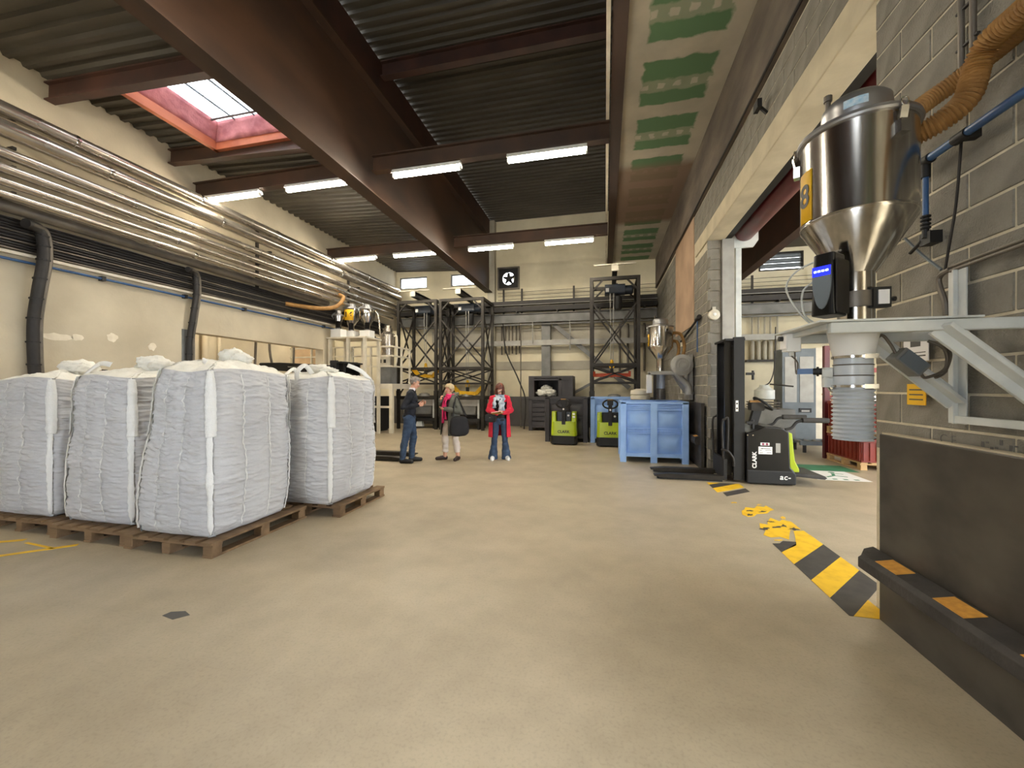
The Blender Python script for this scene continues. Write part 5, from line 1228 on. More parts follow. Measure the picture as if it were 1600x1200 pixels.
MB().lathe([(.115, 1.905), (.115, 1.86), (.10, 1.84), (.10, 1.55)], 24, (1.24, 9.62, 0), cap=False).build('clear_sleeve', CLEARH, t, smooth=True, world=True)
MB().lathe([(.112, 1.55), (.105, 1.52), (.112, 1.49), (.105, 1.46), (.112, 1.43), (.105, 1.40), (.112, 1.37), (.108, 1.30)], 24, (1.24, 9.62, 0), cap=False).build('ribbed_hose', DKPIPE, t, smooth=True, world=True)
t = thing('fan_blower', 'round light grey fan blower on the wall beside the small hopper', 'blower', (1.66, 9.3, 1.85))
MB().lathe([(.20, -.07), (.23, -.05), (.23, .07), (.20, .08)], 32, (1.62, 9.2, 2.06), 'y').build('scroll_case', LTSTEEL, t, smooth=True, world=True)
for r_ in (.15, .09): MB().lathe([(r_, -.075), (r_, -.09), (r_-.02, -.09), (r_-.02, -.075)], 28, (1.62, 9.2, 2.06), 'y', cap=False).build('ring', LTSTEEL, t, smooth=True, world=True)
MB().tube(spline([(1.50, 9.22, 1.92), (1.62, 9.25, 1.75), (1.76, 9.28, 1.6), (1.78, 9.28, 1.42)], 8), .07, 14).build('outlet_duct', LTSTEEL, t, smooth=True, world=True)
t = thing('brown_hose', 'pair of brown hoses looping from the small hopper behind the fan blower', 'hose', (1.6, 9.7, 2.2))
for k, (a, b) in enumerate(((.0, 0), (-.12, -.18))):
    MB().tube(spline([(1.5, 9.66, 2.82+b), (1.68+a*.6, 9.66, 2.78+b), (1.76+a, 9.66, 2.5+b*.5), (1.70+a, 9.64, 2.2)], 8), .035, 10).build('tube', HOSE, t, smooth=True, world=True)
t = thing('air_drop', 'dark air pipe elbow and thin blue drop on the wall of the pier', 'pipe', (1.86, 9.0, 2.6))
MB().tube([(1.85, 10.6, 2.72), (1.85, 8.75, 2.98)], .025, 10).tube([(1.85, 8.85, 2.97), (1.85, 8.62, 3.0)], .045, 12).build('elbow_pipe', CABLE, t, smooth=True, world=True)
MB().tube([(1.85, 8.8, 2.96), (1.85, 8.8, 2.30)], .014, 8).build('blue_drop', BLUEP, t, smooth=True, world=True)
t = thing('small_tub', 'small cream tub behind the blue bin at the foot of the right tower', 'tub', (.88, 10.6, 1.24))
MB().lathe([(.20, 0), (.24, .04), (.24, .12), (.21, .14), (.24, .16), (.23, .26), (.1, .30)], 24).build('body', CREAMST, t, smooth=True)
t = thing('tub_table', 'grey table carrying the cream tub behind the blue bin', 'table', (.88, 10.6, 0))
MB().cbox((0, 0, 1.21), (.55, .55, .05)).build('table_top', GREYST, t)
for x in (-.22, .22):
    for y in (-.22, .22): MB().cbox((x, y, .595), (.05, .05, 1.19)).build('leg', GREYST, t)

# ------------------------------------------------------------------ mezzanine with hoppers in the left back corner
t = thing('white_platform', 'cream steel platform with railings in the left back corner', 'platform', (-9, 13, 0))
px0, px1, py0, py1, pz = -11.2, -7.06, 12.25, 13.6, 1.68
MB().box((px0, py0, pz-.16), (px1, py0+.08, pz+.02)).box((px0, py1-.08, pz-.16), (px1, py1, pz+.02)).build('edge_beam', CREAMST, t, world=True)
MB().box((px1-.08, py0+.08, pz-.16), (px1, py1-.08, pz+.02)).build('edge_beam', CREAMST, t, world=True)
MB().box((px0, py0+.08, pz-.04), (px1-.08, py1-.08, pz)).build('deck_plate', DARKST, t, world=True)
for x, y in ((px1-.06, py0+.06), (px1-.06, py1-.06), (-9.6, py0+.05), (-9.6, py1-.05)):
    MB().cbox((x, y, (pz-.16)/2), (.12, .12, pz-.16)).build('leg', CREAMST, t, world=True)
MB().bar((-9.6, py0+.05, .9), (px1-.06, py0+.05, .9), .07, .07).build('tie_bar', CREAMST, t, world=True)
ups = [(x, py0+.04) for x in (-11.1, -10.3, -9.35, -8.62, -7.9)]+[(px1-.04, 12.95), (px1-.04, py1-.04)]
for k, (x, y) in enumerate(ups): MB().cbox((x, y, pz+.66), (.06, .06, 1.28)).build('railing_post', CREAMST, t, world=True)
for z in (pz+1.30, pz+.98, pz+.62):
    MB().bar((px0, py0+.04, z), (px1, py0+.04, z), .05, .05).build('railing', CREAMST, t, world=True)
    MB().bar((px1-.04, py0, z), (px1-.04, py1, z), .05, .05).build('railing', CREAMST, t, world=True)
MB().bar((-9.3, py0+.04, pz+.3), (-8.65, py0+.04, pz+1.2), .05, .05).build('brace', CREAMST, t, world=True)
t = thing('hopper_shelf', 'upper cream frame on the platform carrying the small hoppers', 'frame', (-8.3, 11.9, 0))
for x in (-8.78, -8.1, -7.5):
    for y in (11.32, 12.12): MB().cbox((x, y, 1.58), (.09, .09, 3.16)).build('post', CREAMST, t, world=True)
MB().box((-8.85, 11.24, 3.16), (-7.42, 12.18, 3.21)).build('shelf_plate', CREAMST, t, world=True)
def small_hopper(label, x, y, z, R, Hh, num=None, mat=STEEL):
    t = thing('vacuum_hopper', label, 'hopper', (x, y, z))
    MB().rbox((-.19, -.16, 0), (.19, .16, .26), .02, 2).build('white_base', WHITE, t)
    MB().lathe([(.09, .26), (.09, .42), (R, .68), (R, Hh), (R*.98, Hh+.01)], 28).build('body', mat, t, smooth=True)
    MB().lathe([(R*1.05, Hh-.02), (R*1.05, Hh+.02), (R*.6, Hh+.05), (R*.55, Hh+.15), (R*.2, Hh+.17), (.01, Hh+.17)], 28).build('lid', SPUN, t, smooth=True)
    MB().cbox((.10, -.16, .40), (.11, .10, .22)).build('controller', BLACKP, t)
    MB().tube(spline([(-R+.01, 0, Hh-.1), (-R-.07, 0, Hh+.0), (-R-.02, .06, Hh+.10), (-.02, .10, Hh+.12)], 6), .02, 8).build('hose', CLEARH, t, smooth=True)
    if num:
        V = math.radians(285); half = .62; P = np.array([[((R+.004)*math.cos(V+a), (R+.004)*math.sin(V+a), zz) for a in np.linspace(-half, half, 9)] for zz in (Hh-.42, Hh-.06)])
        o = bpy.data.objects.new('number_plate', grid_mesh('number_plate', P, YELLOW, wrap=False)); COL.objects.link(o); o.parent = t; o.modifiers.new('thick', 'SOLIDIFY').thickness = .002
        for k, ch in enumerate(num):
            a = V+(-.30+.60*k); text_mesh('digit', ch, .24, INK, o, ((R+.012)*math.cos(a), (R+.012)*math.sin(a), Hh-.24), (PI/2, 0, a+PI/2), .001, bold=.008)
    return t
small_hopper('small steel hopper first from the left on the cream frame over the platform', -8.52, 11.4, 3.21, .17, .72)
small_hopper('steel hopper with yellow number 16 on the upper cream frame', -8.36, 11.85, 3.21, .26, 1.02, '16')
small_hopper('plain steel hopper right of the numbered one on the upper cream frame', -7.76, 11.85, 3.21, .25, .98)
t = thing('filter_canister', 'galvanised filter canister standing tall at the platform corner', 'canister', (-7.54, 12.78, 1.69))
MB().cbox((0, 0, .30), (.46, .46, .60)).build('stand', GREYST, t); MB().cbox((-.02, -.24, .78), (.44, .10, .34)).build('control_panel', CREAMST, t)
for x in (-.12, .06): MB().cbox((x, -.30, .80), (.08, .03, .12)).build('switch', BLACK, t)
MB().lathe([(.22, .60), (.22, 1.3), (.26, 1.32), (.26, 1.75), (.16, 1.86), (.16, 1.98), (.12, 2.0), (.12, 2.08)], 28).build('drum', GALV, t, smooth=True)
MB().tube(spline([(.26, 0, 1.7), (.36, 0, 1.65), (.36, 0, .9), (.28, 0, .62)], 6), .025, 8).build('side_pipe', CREAMST, t, smooth=True)
MB().tube(spline([(-.2, 0, 1.5), (-.32, .0, 1.9), (-.45, .1, 2.5), (-.75, .1, 2.75), (-1.1, .1, 2.6)], 8), .04, 10).build('riser_hose', GALV, t, smooth=True)
tag(MB().tube(spline([(-8.33, 11.2, 4.56), (-8.22, 11.15, 4.5), (-8.12, 11.1, 4.42), (-8.12, 10.9, 4.18), (-8.16, 10.55, 4.0), (-8.4, 10.1, 3.93), (-8.83, 9.5, 3.95)], 8), .06, 12).build('tan_hose', HOSE, smooth=True), 'tan hose curling down from the left wall pipes', 'hose')
t = thing('blower_cabinet', 'dark louvred blower cabinet under the cream platform', 'cabinet', (-8.3, 12.95, 0))
MB().rbox((-.7, -.4, .05), (.5, .4, 1.25), .04, 2).build('housing', BLACK, t); 
for k in range(5): MB().box((-.6, -.41, .25+.17*k), (.4, -.4, .30+.17*k)).build('louvre', DARKST, t)
for x in (-.6, .4): MB().cbox((x, 0, .025), (.1, .7, .05)).build('foot', BLACK, t)
tag(MB().box((-11.98, 13.2, 1.0), (-11.9, 15.2, 3.2)).build('wood_panel', WOODP), 'light wooden panel against the rear wall of the left recess', 'panel')

# ------------------------------------------------------------------ things in the hall on the right
t = thing('grey_cabinet', 'tall grey cabinet with two pale panels and a black handle in the right hall', 'cabinet', (5.4, 13.2, 0))
MB().box((-.42, -.3, .06), (.42, .3, 2.68)).build('body', BLUEST, t); MB().box((-.40, -.28, 0), (.40, .28, .06)).build('plinth', DARKST, t)
for x0_, x1_ in ((-.36, -.06), (.02, .36)): MB().box((x0_, -.312, 1.15), (x1_, -.3, 2.45)).build('pale_panel', LTSTEEL, t)
MB().box((.0, -.33, .86), (.30, -.3, .98)).build('handle_recess', BLACK, t); MB().box((.05, -.335, .88), (.25, -.33, .93)).build('handle', LTSTEEL, t)
o = MB().box((5.84, 12.95, 0), (6.16, 13.3, 2.70)).build('cream_panel', CREAMST); tag(o, 'cream upright panel right of the tall grey cabinet', 'panel')
t = thing('process_machine', 'low grey machine with a white tub on top in the right hall', 'machine', (4.35, 12.0, 0))
MB().box((-.55, -.35, .05), (.45, .35, 1.0)).build('body', GREYST, t)
for k in range(3): MB().box((-.5, -.365, 1.02+.07*k), (.1, .3, 1.05+.07*k)).build('tray', DKPIPE, t)
MB().box((-.5, -.3, 1.0), (-.45, -.25, 1.25)).box((.05, -.3, 1.0), (.1, -.25, 1.25)).build('tray_frame', DARKST, t)
MB().lathe([(.20, 1.24), (.24, 1.27), (.24, 1.5), (.20, 1.52), (.12, 1.60), (.11, 1.64)], 20, (-.15, 0, 0)).build('white_tub', WHITEP, t, smooth=True)
MB().tube(spline([(-.15, 0, 1.62), (.0, 0, 1.75), (.1, 0, 2.2), (.12, 0, 3.2)], 8), .015, 8).build('feed_line', CABLE, t, smooth=True)
MB().tube([(-.05, -.1, 1.66), (.5, -.1, 1.60)], .02, 8).build('side_rod', DARKST, t)
for x in (-.45, .35): MB().cbox((x, 0, .025), (.1, .6, .05)).build('foot', BLACK, t)
t = thing('roller_conveyor', 'low grey roller conveyor on the floor before the grey cabinet', 'conveyor', (5.5, 11.2, 0))
for y in (-.25, .25): MB().box((-.9, y-.03, .18), (.9, y+.03, .28)).build('side_rail', BLUEST, t)
for k in range(9): MB().tube([(-.8+.2*k, -.22, .24), (-.8+.2*k, .22, .24)], .03, 10).build('roller', LTSTEEL, t, smooth=True)
for x in (-.8, 0, .8):
    for y in (-.25, .25): MB().cbox((x, y, .09), (.06, .05, .18)).build('leg', DARKST, t)
p0 = make_pallet('wooden_pallet', 'new wooden pallet on the floor under the red boxes', 1.0, 1.2, WOODL, (5.24, 9.46, 0))
def red_box(label, loc, W, D, H):
    t = thing('red_box', label, 'box', loc, group='red ribbed boxes in the right hall')
    MB().box((-W/2+.02, -D/2+.02, 0), (W/2-.02, D/2-.02, H)).build('shell', REDBOX, t)
    for k in range(9):
        x = -W/2+.06+k*(W-.12)/8; MB().box((x-.02, -D/2, .03), (x+.02, -D/2+.022, H-.05)).build('rib', REDBOX, t)
        y = -D/2+.06+k*(D-.12)/8; MB().box((-W/2, y-.02, .03), (-W/2+.022, y+.02, H-.05)).build('rib', REDBOX, t)
    MB().box((-W/2, -D/2, H-.06), (W/2, D/2, H)).build('rim', REDBOX, t)
red_box('low red ribbed box on the lower new pallet in the right hall', (5.24, 9.46, .146), .98, 1.18, .44)
make_pallet('wooden_pallet', 'new wooden pallet between the two red boxes', 1.0, 1.2, WOODL, (5.24, 9.46, .588))
red_box('tall red ribbed box on top of the stack in the right hall', (5.24, 9.46, .735), .98, 1.18, .55)
t = thing('red_rack', 'dark red rack post with a white card beside the red boxes', 'rack', (4.6, 10.2, 0))
for x, y in ((4.80, 10.2), (5.95, 10.2)): MB().box((x-.05, y-.05, 0), (x+.05, y+.05, 2.5)).build('post', DKRED, t, world=True)
for z in (1.3, 1.9, 2.4): MB().box((4.85, 10.18, z), (5.90, 10.22, z+.1)).build('shelf_beam', REDBOX, t, world=True)
MB().box((4.85, 10.16, 1.4), (5.90, 10.5, 1.43)).build('shelf', WOODL, t, world=True)
MB().box((5.55, 10.16, 1.26), (5.8, 10.178, 1.42)).build('white_card', STICK, t, world=True)
t = thing('floor_sign', 'white and green walkway sign stuck on the floor behind the stacker', 'sign', (4.1, 8.3, 0))
MB().box((3.55, 7.80, .0008), (4.35, 8.62, .003)).build('white_panel', STICK, t, world=True)
MB().box((3.55, 8.62, .0008), (4.6, 9.25, .003)).build('green_panel', GREEN, t, world=True)
MB().bar((3.8, 8.05, .0035), (3.98, 8.2, .0035), .04, .001).bar((3.98, 8.2, .0035), (4.15, 8.12, .0035), .04, .001).bar((3.98, 8.2, .0035), (4.05, 8.4, .0035), .05, .001).bar((4.05, 8.4, .0035), (4.2, 8.35, .0035), .03, .001).build('walking_figure', GREEN, t, world=True)
MB().lathe([(.05, 0), (.05, .001)], 14, (4.08, 8.5, .003)).build('figure_head', GREEN, t, world=True)
for k in range(4): MB().box((3.65+.16*k, 7.86, .003), (3.72+.16*k, 7.92, .0042)).build('printed_mark', GREEN, t, world=True)
# ------------------------------------------------------------------ people
SKIN = M('skin', S(222,170,144), S(206,150,126), scale=8, rough=0.55)
JEANS = M('blue_denim', S(58,78,104), S(44,60,84), scale=8, rough=0.85, bump=0.2, bscale=60)
NAVY = M('navy_knit', S(30,32,42), S(22,24,32), scale=10, rough=0.9, bump=0.3, bscale=120)
SHIRT = M('pale_shirt', S(232,222,224), rough=0.8)
COATG = M('grey_green_coat', S(98,98,88), S(78,78,70), scale=6, rough=0.85, bump=0.3, bscale=40)
PINKS = M('hot_pink_scarf', S(226,44,110), S(198,32,92), scale=8, rough=0.8)
WHITET = M('white_trousers', S(226,214,204), S(208,196,186), scale=6, rough=0.85)
MAROON = M('dark_maroon_top', S(64,30,44), S(50,24,34), scale=8, rough=0.85)
BROWNSH = M('dark_brown_leather', S(56,38,34), S(44,30,28), scale=8, rough=0.5)
REDC = M('red_cardigan', S(216,36,62), S(190,28,52), scale=8, rough=0.85, bump=0.25, bscale=80)
GREYSC = M('pale_grey_scarf', S(196,204,212), S(136,148,160), scale=9, rough=0.85, lo=.4, hi=.6)
BLACKT = M('black_cloth', S(30,28,30), S(22,21,23), scale=8, rough=0.85)
HAIRG = M('grey_hair', S(150,140,132), S(118,108,102), scale=20, rough=0.7, bump=0.4, bscale=60)
HAIRB = M('blond_grey_hair', S(206,184,146), S(170,146,110), scale=20, rough=0.7, bump=0.4, bscale=60)
HAIRR = M('auburn_hair', S(112,58,38), S(78,38,26), scale=14, rough=0.5, bump=0.4, bscale=60)
EYEW = M('eye_white', S(235,232,228), rough=0.3); LIP = M('lip', S(176,92,92), rough=0.5); DARKEYE = M('dark_iris', S(46,36,32), rough=0.3)
WHITESH = M('white_shoe', S(236,234,230), rough=0.6)

class Body:
    def __init__(s): s.p = []
    def cap(s, a, b, r1, r2, lab): s.p.append(('c', Vector(a), Vector(b), r1, r2, lab))
    def ell(s, c, r, lab, R=None): s.p.append(('e', Vector(c), Vector(r), R or Matrix.Identity(3), 0, lab))
    def dist(s, X):
        out = np.zeros((len(s.p), len(X)))
        for i, q in enumerate(s.p):
            if q[0] == 'c':
                a, b = np.array(q[1]), np.array(q[2]); ab = b-a; t_ = np.clip(((X-a)@ab)/max(1e-9, ab@ab), 0, 1)
                out[i] = np.linalg.norm(X-a-t_[:,None]*ab, axis=1)-(q[3]+(q[4]-q[3])*t_)
            else:
                Y = (X-np.array(q[1]))@np.array(q[3]); r = np.array(q[2])
                out[i] = (np.linalg.norm(Y/r, axis=1)-1)*r.min()
        return out
    def raw(s):
        m = MB()
        for q in s.p:
            if q[0] == 'c':
                d = (q[2]-q[1]); L = d.length; d = d/max(L, 1e-9); ref = Vector((0,0,1)) if abs(d.z) < .9 else Vector((1,0,0))
                prof = []
                for k in range(6): t_ = -PI/2+PI/2*k/5; prof.append((q[3]*math.cos(t_)+1e-5, q[3]*math.sin(t_)))
                for k in range(6): t_ = PI/2*k/5; prof.append((q[4]*math.cos(t_)+1e-5, L+q[4]*math.sin(t_)))
                prof.sort(key=lambda e: e[1]) if False else None
                a = (ref-d*ref.dot(d)).normalized(); b = d.cross(a); n = 14; vs = []
                for r_, z in prof:
                    for k in range(n):
                        t_ = 2*PI*k/n; vs.append(q[1]+d*z+a*(r_*math.cos(t_))+b*(r_*math.sin(t_)))
                fs = [(i*n+k, i*n+(k+1) % n, (i+1)*n+(k+1) % n, (i+1)*n+k) for i in range(len(prof)-1) for k in range(n)]
                fs += [tuple(range(n))[::-1], tuple(range((len(prof)-1)*n, len(prof)*n))]; m.add(vs, fs)
            else:
                t_ = MB().ball((0,0,0), tuple(q[2]), 18, 12); m.add([q[1]+q[3]@Vector(v) for v in t_.v], t_.f)
        return m
def voxel(name, raw, size, smooth=6):
    me = raw.mesh('tmp', SKIN); o = bpy.data.objects.new('tmp', me); COL.objects.link(o)
    r = o.modifiers.new('r', 'REMESH'); r.mode = 'VOXEL'; r.voxel_size = size
    sm = o.modifiers.new('s', 'SMOOTH'); sm.iterations = smooth; sm.factor = .5
    dg = bpy.context.evaluated_depsgraph_get(); dg.update()
    out = bpy.data.meshes.new_from_object(o.evaluated_get(dg)); out.name = name; bpy.data.objects.remove(o)
    out.polygons.foreach_set('use_smooth', [True]*len(out.polygons)); return out
def shell(name, me, mask, off, mat, parent, wr=.004, ws=9.0):
    n = len(me.vertices); co = np.zeros(n*3, np.float32); me.vertices.foreach_get('co', co); co = co.reshape(-1, 3)
    no = np.zeros(n*3, np.float32); me.vertices.foreach_get('normal', no); no = no.reshape(-1, 3)
    faces = [p.vertices[:] for p in me.polygons if mask[p.index]]
    if not faces: return None
    used = sorted({v for f in faces for v in f}); mp = {v: i for i, v in enumerate(used)}
    vs = []
    for v in used:
        p = Vector(co[v]); w_ = noise.noise(Vector((p.x*ws, p.y*ws, p.z*ws*1.6)))*wr
        vs.append(tuple(p+Vector(no[v])*(off+w_)))
    m2 = bpy.data.meshes.new(name); m2.from_pydata(vs, [], [tuple(mp[v] for v in f) for f in faces]); m2.materials.append(mat)
    m2.polygons.foreach_set('use_smooth', [True]*len(m2.polygons))
    o = bpy.data.objects.new(name, m2); COL.objects.link(o); o.parent = parent
    so = o.modifiers.new('thick', 'SOLIDIFY'); so.thickness = .006; so.offset = -1
    return o
def add_hand(B, wrist, d, n, side, s, curl=.5, lab='skin'):
    """d towards the fingers, n out of the palm, side = +1 when the thumb lies on d x n"""
    d = Vector(d).normalized(); n = Vector(n); n = (n-d*n.dot(d)).normalized(); u = d.cross(n)*side
    wrist = Vector(wrist)
    for k, (o, L) in enumerate(((.030, .070), (.010, .078), (-.010, .072), (-.028, .058))):
        kn = wrist+d*(.085*s)+u*(o*s)
        B.cap(wrist+u*(o*.6*s)+d*.01*s, kn, .014*s, .0115*s, lab)
        p = kn; a = curl*.5; seg = (.45, .31, .24); r = .0095*s
        for j in range(3):
            q = p+(d*math.cos(a)+n*math.sin(a))*(L*s*seg[j]); B.cap(p, q, r, r*.9, lab); p = q; a += curl; r *= .92
    tb = wrist+d*.025*s+u*.028*s; t1 = tb+(d*.7+u*.65+n*.35).normalized()*.042*s; t2 = t1+(d*.9+u*.15+n*.5).normalized()*.034*s
    B.cap(tb, t1, .014*s, .011*s, lab); B.cap(t1, t2, .011*s, .009*s, lab)
def head_rot(pitch, yaw): return Matrix.Rotation(yaw, 3, 'Z') @ Matrix.Rotation(pitch, 3, 'X')
def make_person(label, loc, rz, Ht, spec):
    s = Ht/1.75; t = thing('person', label, 'person', loc, rz)
    B = Body(); V = lambda p: Vector(p)*s
    fem = spec.get('fem', False); sh = .165 if fem else .195; lean = spec.get('lean', 0.0)
    L_ = lambda z, y=0: y-lean*max(0, z-.95)
    hipw = .098 if fem else .092
    # torso : stacked ellipsoids
    for z, rx, ry, rz_, cy in ((.93, .165 if fem else .155, .115, .12, .005), (1.05, .140 if fem else .152, .105, .13, 0), (1.18, .145 if fem else .168, .112, .13, -.005), (1.30, .158 if fem else .182, .118, .12, 0), (1.38, .14 if fem else .165, .095, .085, .01)):
        B.ell(V((0, L_(z, cy), z)), Vector((rx, ry, rz_))*s, 'top' if z > 1.0 else 'hip')
    if fem:
        for sx in (-1, 1): B.ell(V((sx*.07, L_(1.26)-.085, 1.26)), Vector((.062, .055, .062))*s, 'top')
    for sx in (-1, 1): B.cap(V((sx*.04, L_(1.42, .015), 1.435)), V((sx*sh, L_(1.41, .01), 1.405)), .052*s, .056*s, 'top')
    B.cap(V((0, L_(1.42, .015), 1.42)), V((0, L_(1.54, -.005), 1.53)), .058*s, .052*s, 'neck')
    # legs
    for i, sx in enumerate((-1, 1)):
        fx, fy, kn, fz = spec['feet'][i]     # foot x, foot y, knee y offset, toe turn
        hip = V((sx*hipw, .0, .90)); knee = V((sx*hipw*.6+fx*.4, fy*.5+kn, .49)); ank = V((fx, fy+.03, .085))
        B.cap(hip, knee, .088*s, .060*s, 'legs'); B.cap(knee, knee.lerp(ank, .35)+V((0, .012, 0)), .058*s, .056*s, 'legs'); B.cap(knee.lerp(ank, .35)+V((0, .012, 0)), ank, .056*s, .042*s, 'legs')
        if spec.get('flare'): B.cap(knee.lerp(ank, .3), ank+V((0, .01, -.045)), .058*s, .098*s, 'legs')
        f = Vector((math.sin(fz), -math.cos(fz), 0))
        B.cap(V((fx, fy+.045, .047)), V((fx, fy+.045, .047))+f*.10*s, .046*s, .043*s, 'shoe'); B.cap(V((fx, fy+.045, .045))+f*.08*s, V((fx, fy+.045, .035))+f*.20*s, .044*s, .035*s, 'shoe')
    # arms
    for i, sx in enumerate((-1, 1)):
        S0 = V((sx*sh, L_(1.40, .01), 1.40)); E = V(spec['elbow'][i]); W = V(spec['wrist'][i])
        B.cap(S0, E, .054*s, .044*s, 'arm'); B.cap(E, E.lerp(W, .35), .044*s, .042*s, 'arm'); B.cap(E.lerp(W, .35), W, .042*s, .029*s, 'arm')
        hd, hn, cu = spec['hand'][i]
        add_hand(B, W, hd, hn, spec['thumb'][i], s*(.92 if fem else 1.0), cu)
    # head
    pitch, yaw = spec['head']; R = head_rot(pitch, yaw); nk = V((0, L_(1.54, -.005), 1.54))
    H = lambda p: nk + R @ (Vector(p)*s)
    for c, r in (((0, .012, .125), (.076, .096, .092)), ((0, -.022, .072), (.060, .068, .080)), ((0, -.045, .022), (.042, .045, .034)), ((0, -.062, .088), (.052, .03, .05))):
        B.ell(H(c), Vector(r)*s, 'skin', R)
    B.cap(H((0, -.088, .098)), H((0, -.108, .066)), .009*s, .014*s, 'skin'); B.cap(H((-.012, -.098, .062)), H((.012, -.098, .062)), .009*s, .009*s, 'skin')
    B.cap(H((-.018, -.086, .034)), H((.018, -.086, .034)), .010*s, .010*s, 'skin')
    for sx in (-1, 1): B.ell(H((sx*.076, .012, .085)), Vector((.010, .022, .032))*s, 'skin', R)
    for sx in (-1, 1): B.cap(H((sx*.016, -.085, .118)), H((sx*.048, -.073, .118)), .008*s, .008*s, 'skin')
    me = voxel('body', B.raw(), .0085, 5)
    o = bpy.data.objects.new('body', me); COL.objects.link(o); o.parent = t; me.materials.clear(); me.materials.append(SKIN)
    n = len(me.polygons); C = np.zeros(n*3, np.float32); me.polygons.foreach_get('center', C); C = C.reshape(-1, 3)
    labs = np.array([q[-1] for q in B.p]); near = labs[np.argmin(B.dist(C), axis=0)]
    # face details
    for sx in (-1, 1):
        e = MB(); e.ball(H((sx*.031, -.083, .098)), .0125*s, 12, 8); e = e.build('eye', EYEW, t, smooth=True)
        MB().ball(H((sx*.031, -.0925, .096)), .0058*s, 10, 6).build('iris', DARKEYE, e, smooth=True)
        MB().bar(H((sx*.016, -.096, .122)), H((sx*.046, -.082, .122)), .008*s, .007*s).build('eyebrow', spec['hair'], t)
    MB().bar(H((-.024, -.095, .034)), H((.024, -.095, .034)), .010*s, .010*s).build('mouth', LIP, t, bevel=.003)
    return t, B, me, C, near, s, V, H, R, nk
def hair_cap(name, me, C, near, H, R, nk, s, mat, t, off, cond):
    loc = (C-np.array(nk))@np.array(R)/s
    mask = (near == 'skin') & (loc[:,2] > -.05) & (loc[:,2] < .3) & (np.abs(loc[:,0]) < .13) & (np.abs(loc[:,1]) < .15) & cond(loc)
    return shell(name, me, mask, off, mat, t, wr=.007, ws=26)
def drape(name, rings, gap, mat, parent, th=.012, n=44, wob=.012, seed=0, front=-PI/2):
    """open fronted garment: rings of (z, rx, ry, cx, cy); gap is the half angle left open in front"""
    P = np.zeros((len(rings), n, 3))
    for i, (z, rx, ry, cx, cy) in enumerate(rings):
        g = gap if not hasattr(gap, '__len__') else gap[i]
        for k in range(n):
            a = front+g+(2*PI-2*g)*k/(n-1); f = 1+wob/max(rx, .05)*math.sin(a*7+seed+z*3)*(1.2-min(1.2, z))
            P[i,k] = (cx+rx*f*math.cos(a), cy+ry*f*math.sin(a), z)
    o = bpy.data.objects.new(name, grid_mesh(name, P, mat, wrap=False)); COL.objects.link(o); o.parent = parent
    so = o.modifiers.new('thick', 'SOLIDIFY'); so.thickness = th; ss = o.modifiers.new('sub', 'SUBSURF'); ss.levels = 1; ss.render_levels = 1
    return o
def scaled(rings, s): return [tuple(v*s for v in r) for r in rings]

# man in profile, looking down at his hands
t, B, me, C, near, s, V, H, R, nk = make_person('grey-haired man in a navy jumper and jeans, standing in profile', (-4.0, 7.64, 0), math.radians(112), 1.80, dict(
    lean=.10, feet=[(-.10, .10, .02, -.15), (.10, -.06, -.04, .15)], elbow=[(-.25, .10, 1.14), (.25, .02, 1.14)], wrist=[(-.12, -.17, 1.17), (.12, -.21, 1.20)],
    hand=[((.25, -.95, .12), (.8, .1, .3), .75), ((-.35, -.9, .1), (-.8, .1, .3), .75)], thumb=[1, -1], head=(math.radians(26), 0), hair=HAIRG))
shell('jumper', me, np.isin(near, ['top', 'arm']) | ((near == 'hip') & (C[:,2] > .93*s)), .014, NAVY, t, wr=.012, ws=11)
shell('jeans', me, (near == 'legs') & (C[:,2] > .07) | ((near == 'hip') & (C[:,2] < .96*s)), .016, JEANS, t, wr=.010, ws=12)
shell('shirt_collar', me, (near == 'neck') & (C[:,2] < 1.525*s), .010, SHIRT, t, wr=.003)
shell('shoe', me, (near == 'shoe') & (C[:,0] < 0), .006, BLACK, t, wr=0); shell('shoe', me, (near == 'shoe') & (C[:,0] >= 0), .006, BLACK, t, wr=0)
hair_cap('hair', me, C, near, H, R, nk, s, HAIRG, t, .012, lambda l: (l[:,2] > .155-.0*l[:,1]) | ((l[:,1] > .02) & (l[:,2] > .06)) | ((l[:,1] > -.02) & (l[:,2] > .11)))
# woman with the pink scarf
LOC1 = (-3.27, 8.10, 0); RZ1 = math.radians(-26)
t, B, me, C, near, s, V, H, R, nk = make_person('woman in a grey-green coat and pink scarf, hand raised to her mouth', LOC1, RZ1, 1.64, dict(
    fem=True, lean=.02, feet=[(-.13, -.08, -.03, -.5), (.13, .08, .02, .45)], elbow=[(-.27, -.02, 1.12), (.29, .02, 1.13)], wrist=[(-.11, -.20, 1.40), (.07, -.24, 1.19)],
    hand=[((.45, -.2, .85), (.5, .6, -.1), 1.1), ((-.85, -.5, .1), (-.1, .3, .95), .7)], thumb=[-1, -1], head=(math.radians(8), math.radians(-22)), hair=HAIRB))
shell('maroon_top', me, np.isin(near, ['top', 'hip']) & (C[:,2] > .80*s), .010, MAROON, t)
shell('trousers', me, ((near == 'legs') & (C[:,2] > .17)) | ((near == 'hip') & (C[:,2] < .92*s)), .020, WHITET, t, wr=.02, ws=8)
shell('sleeve', me, (near == 'arm') & (C[:,0] < 0), .024, COATG, t, wr=.02, ws=9); shell('sleeve', me, (near == 'arm') & (C[:,0] >= 0), .024, COATG, t, wr=.02, ws=9)
shell('shoe', me, (near == 'shoe') & (C[:,0] < 0), .008, BROWNSH, t, wr=0); shell('shoe', me, (near == 'shoe') & (C[:,0] >= 0), .008, BROWNSH, t, wr=0)
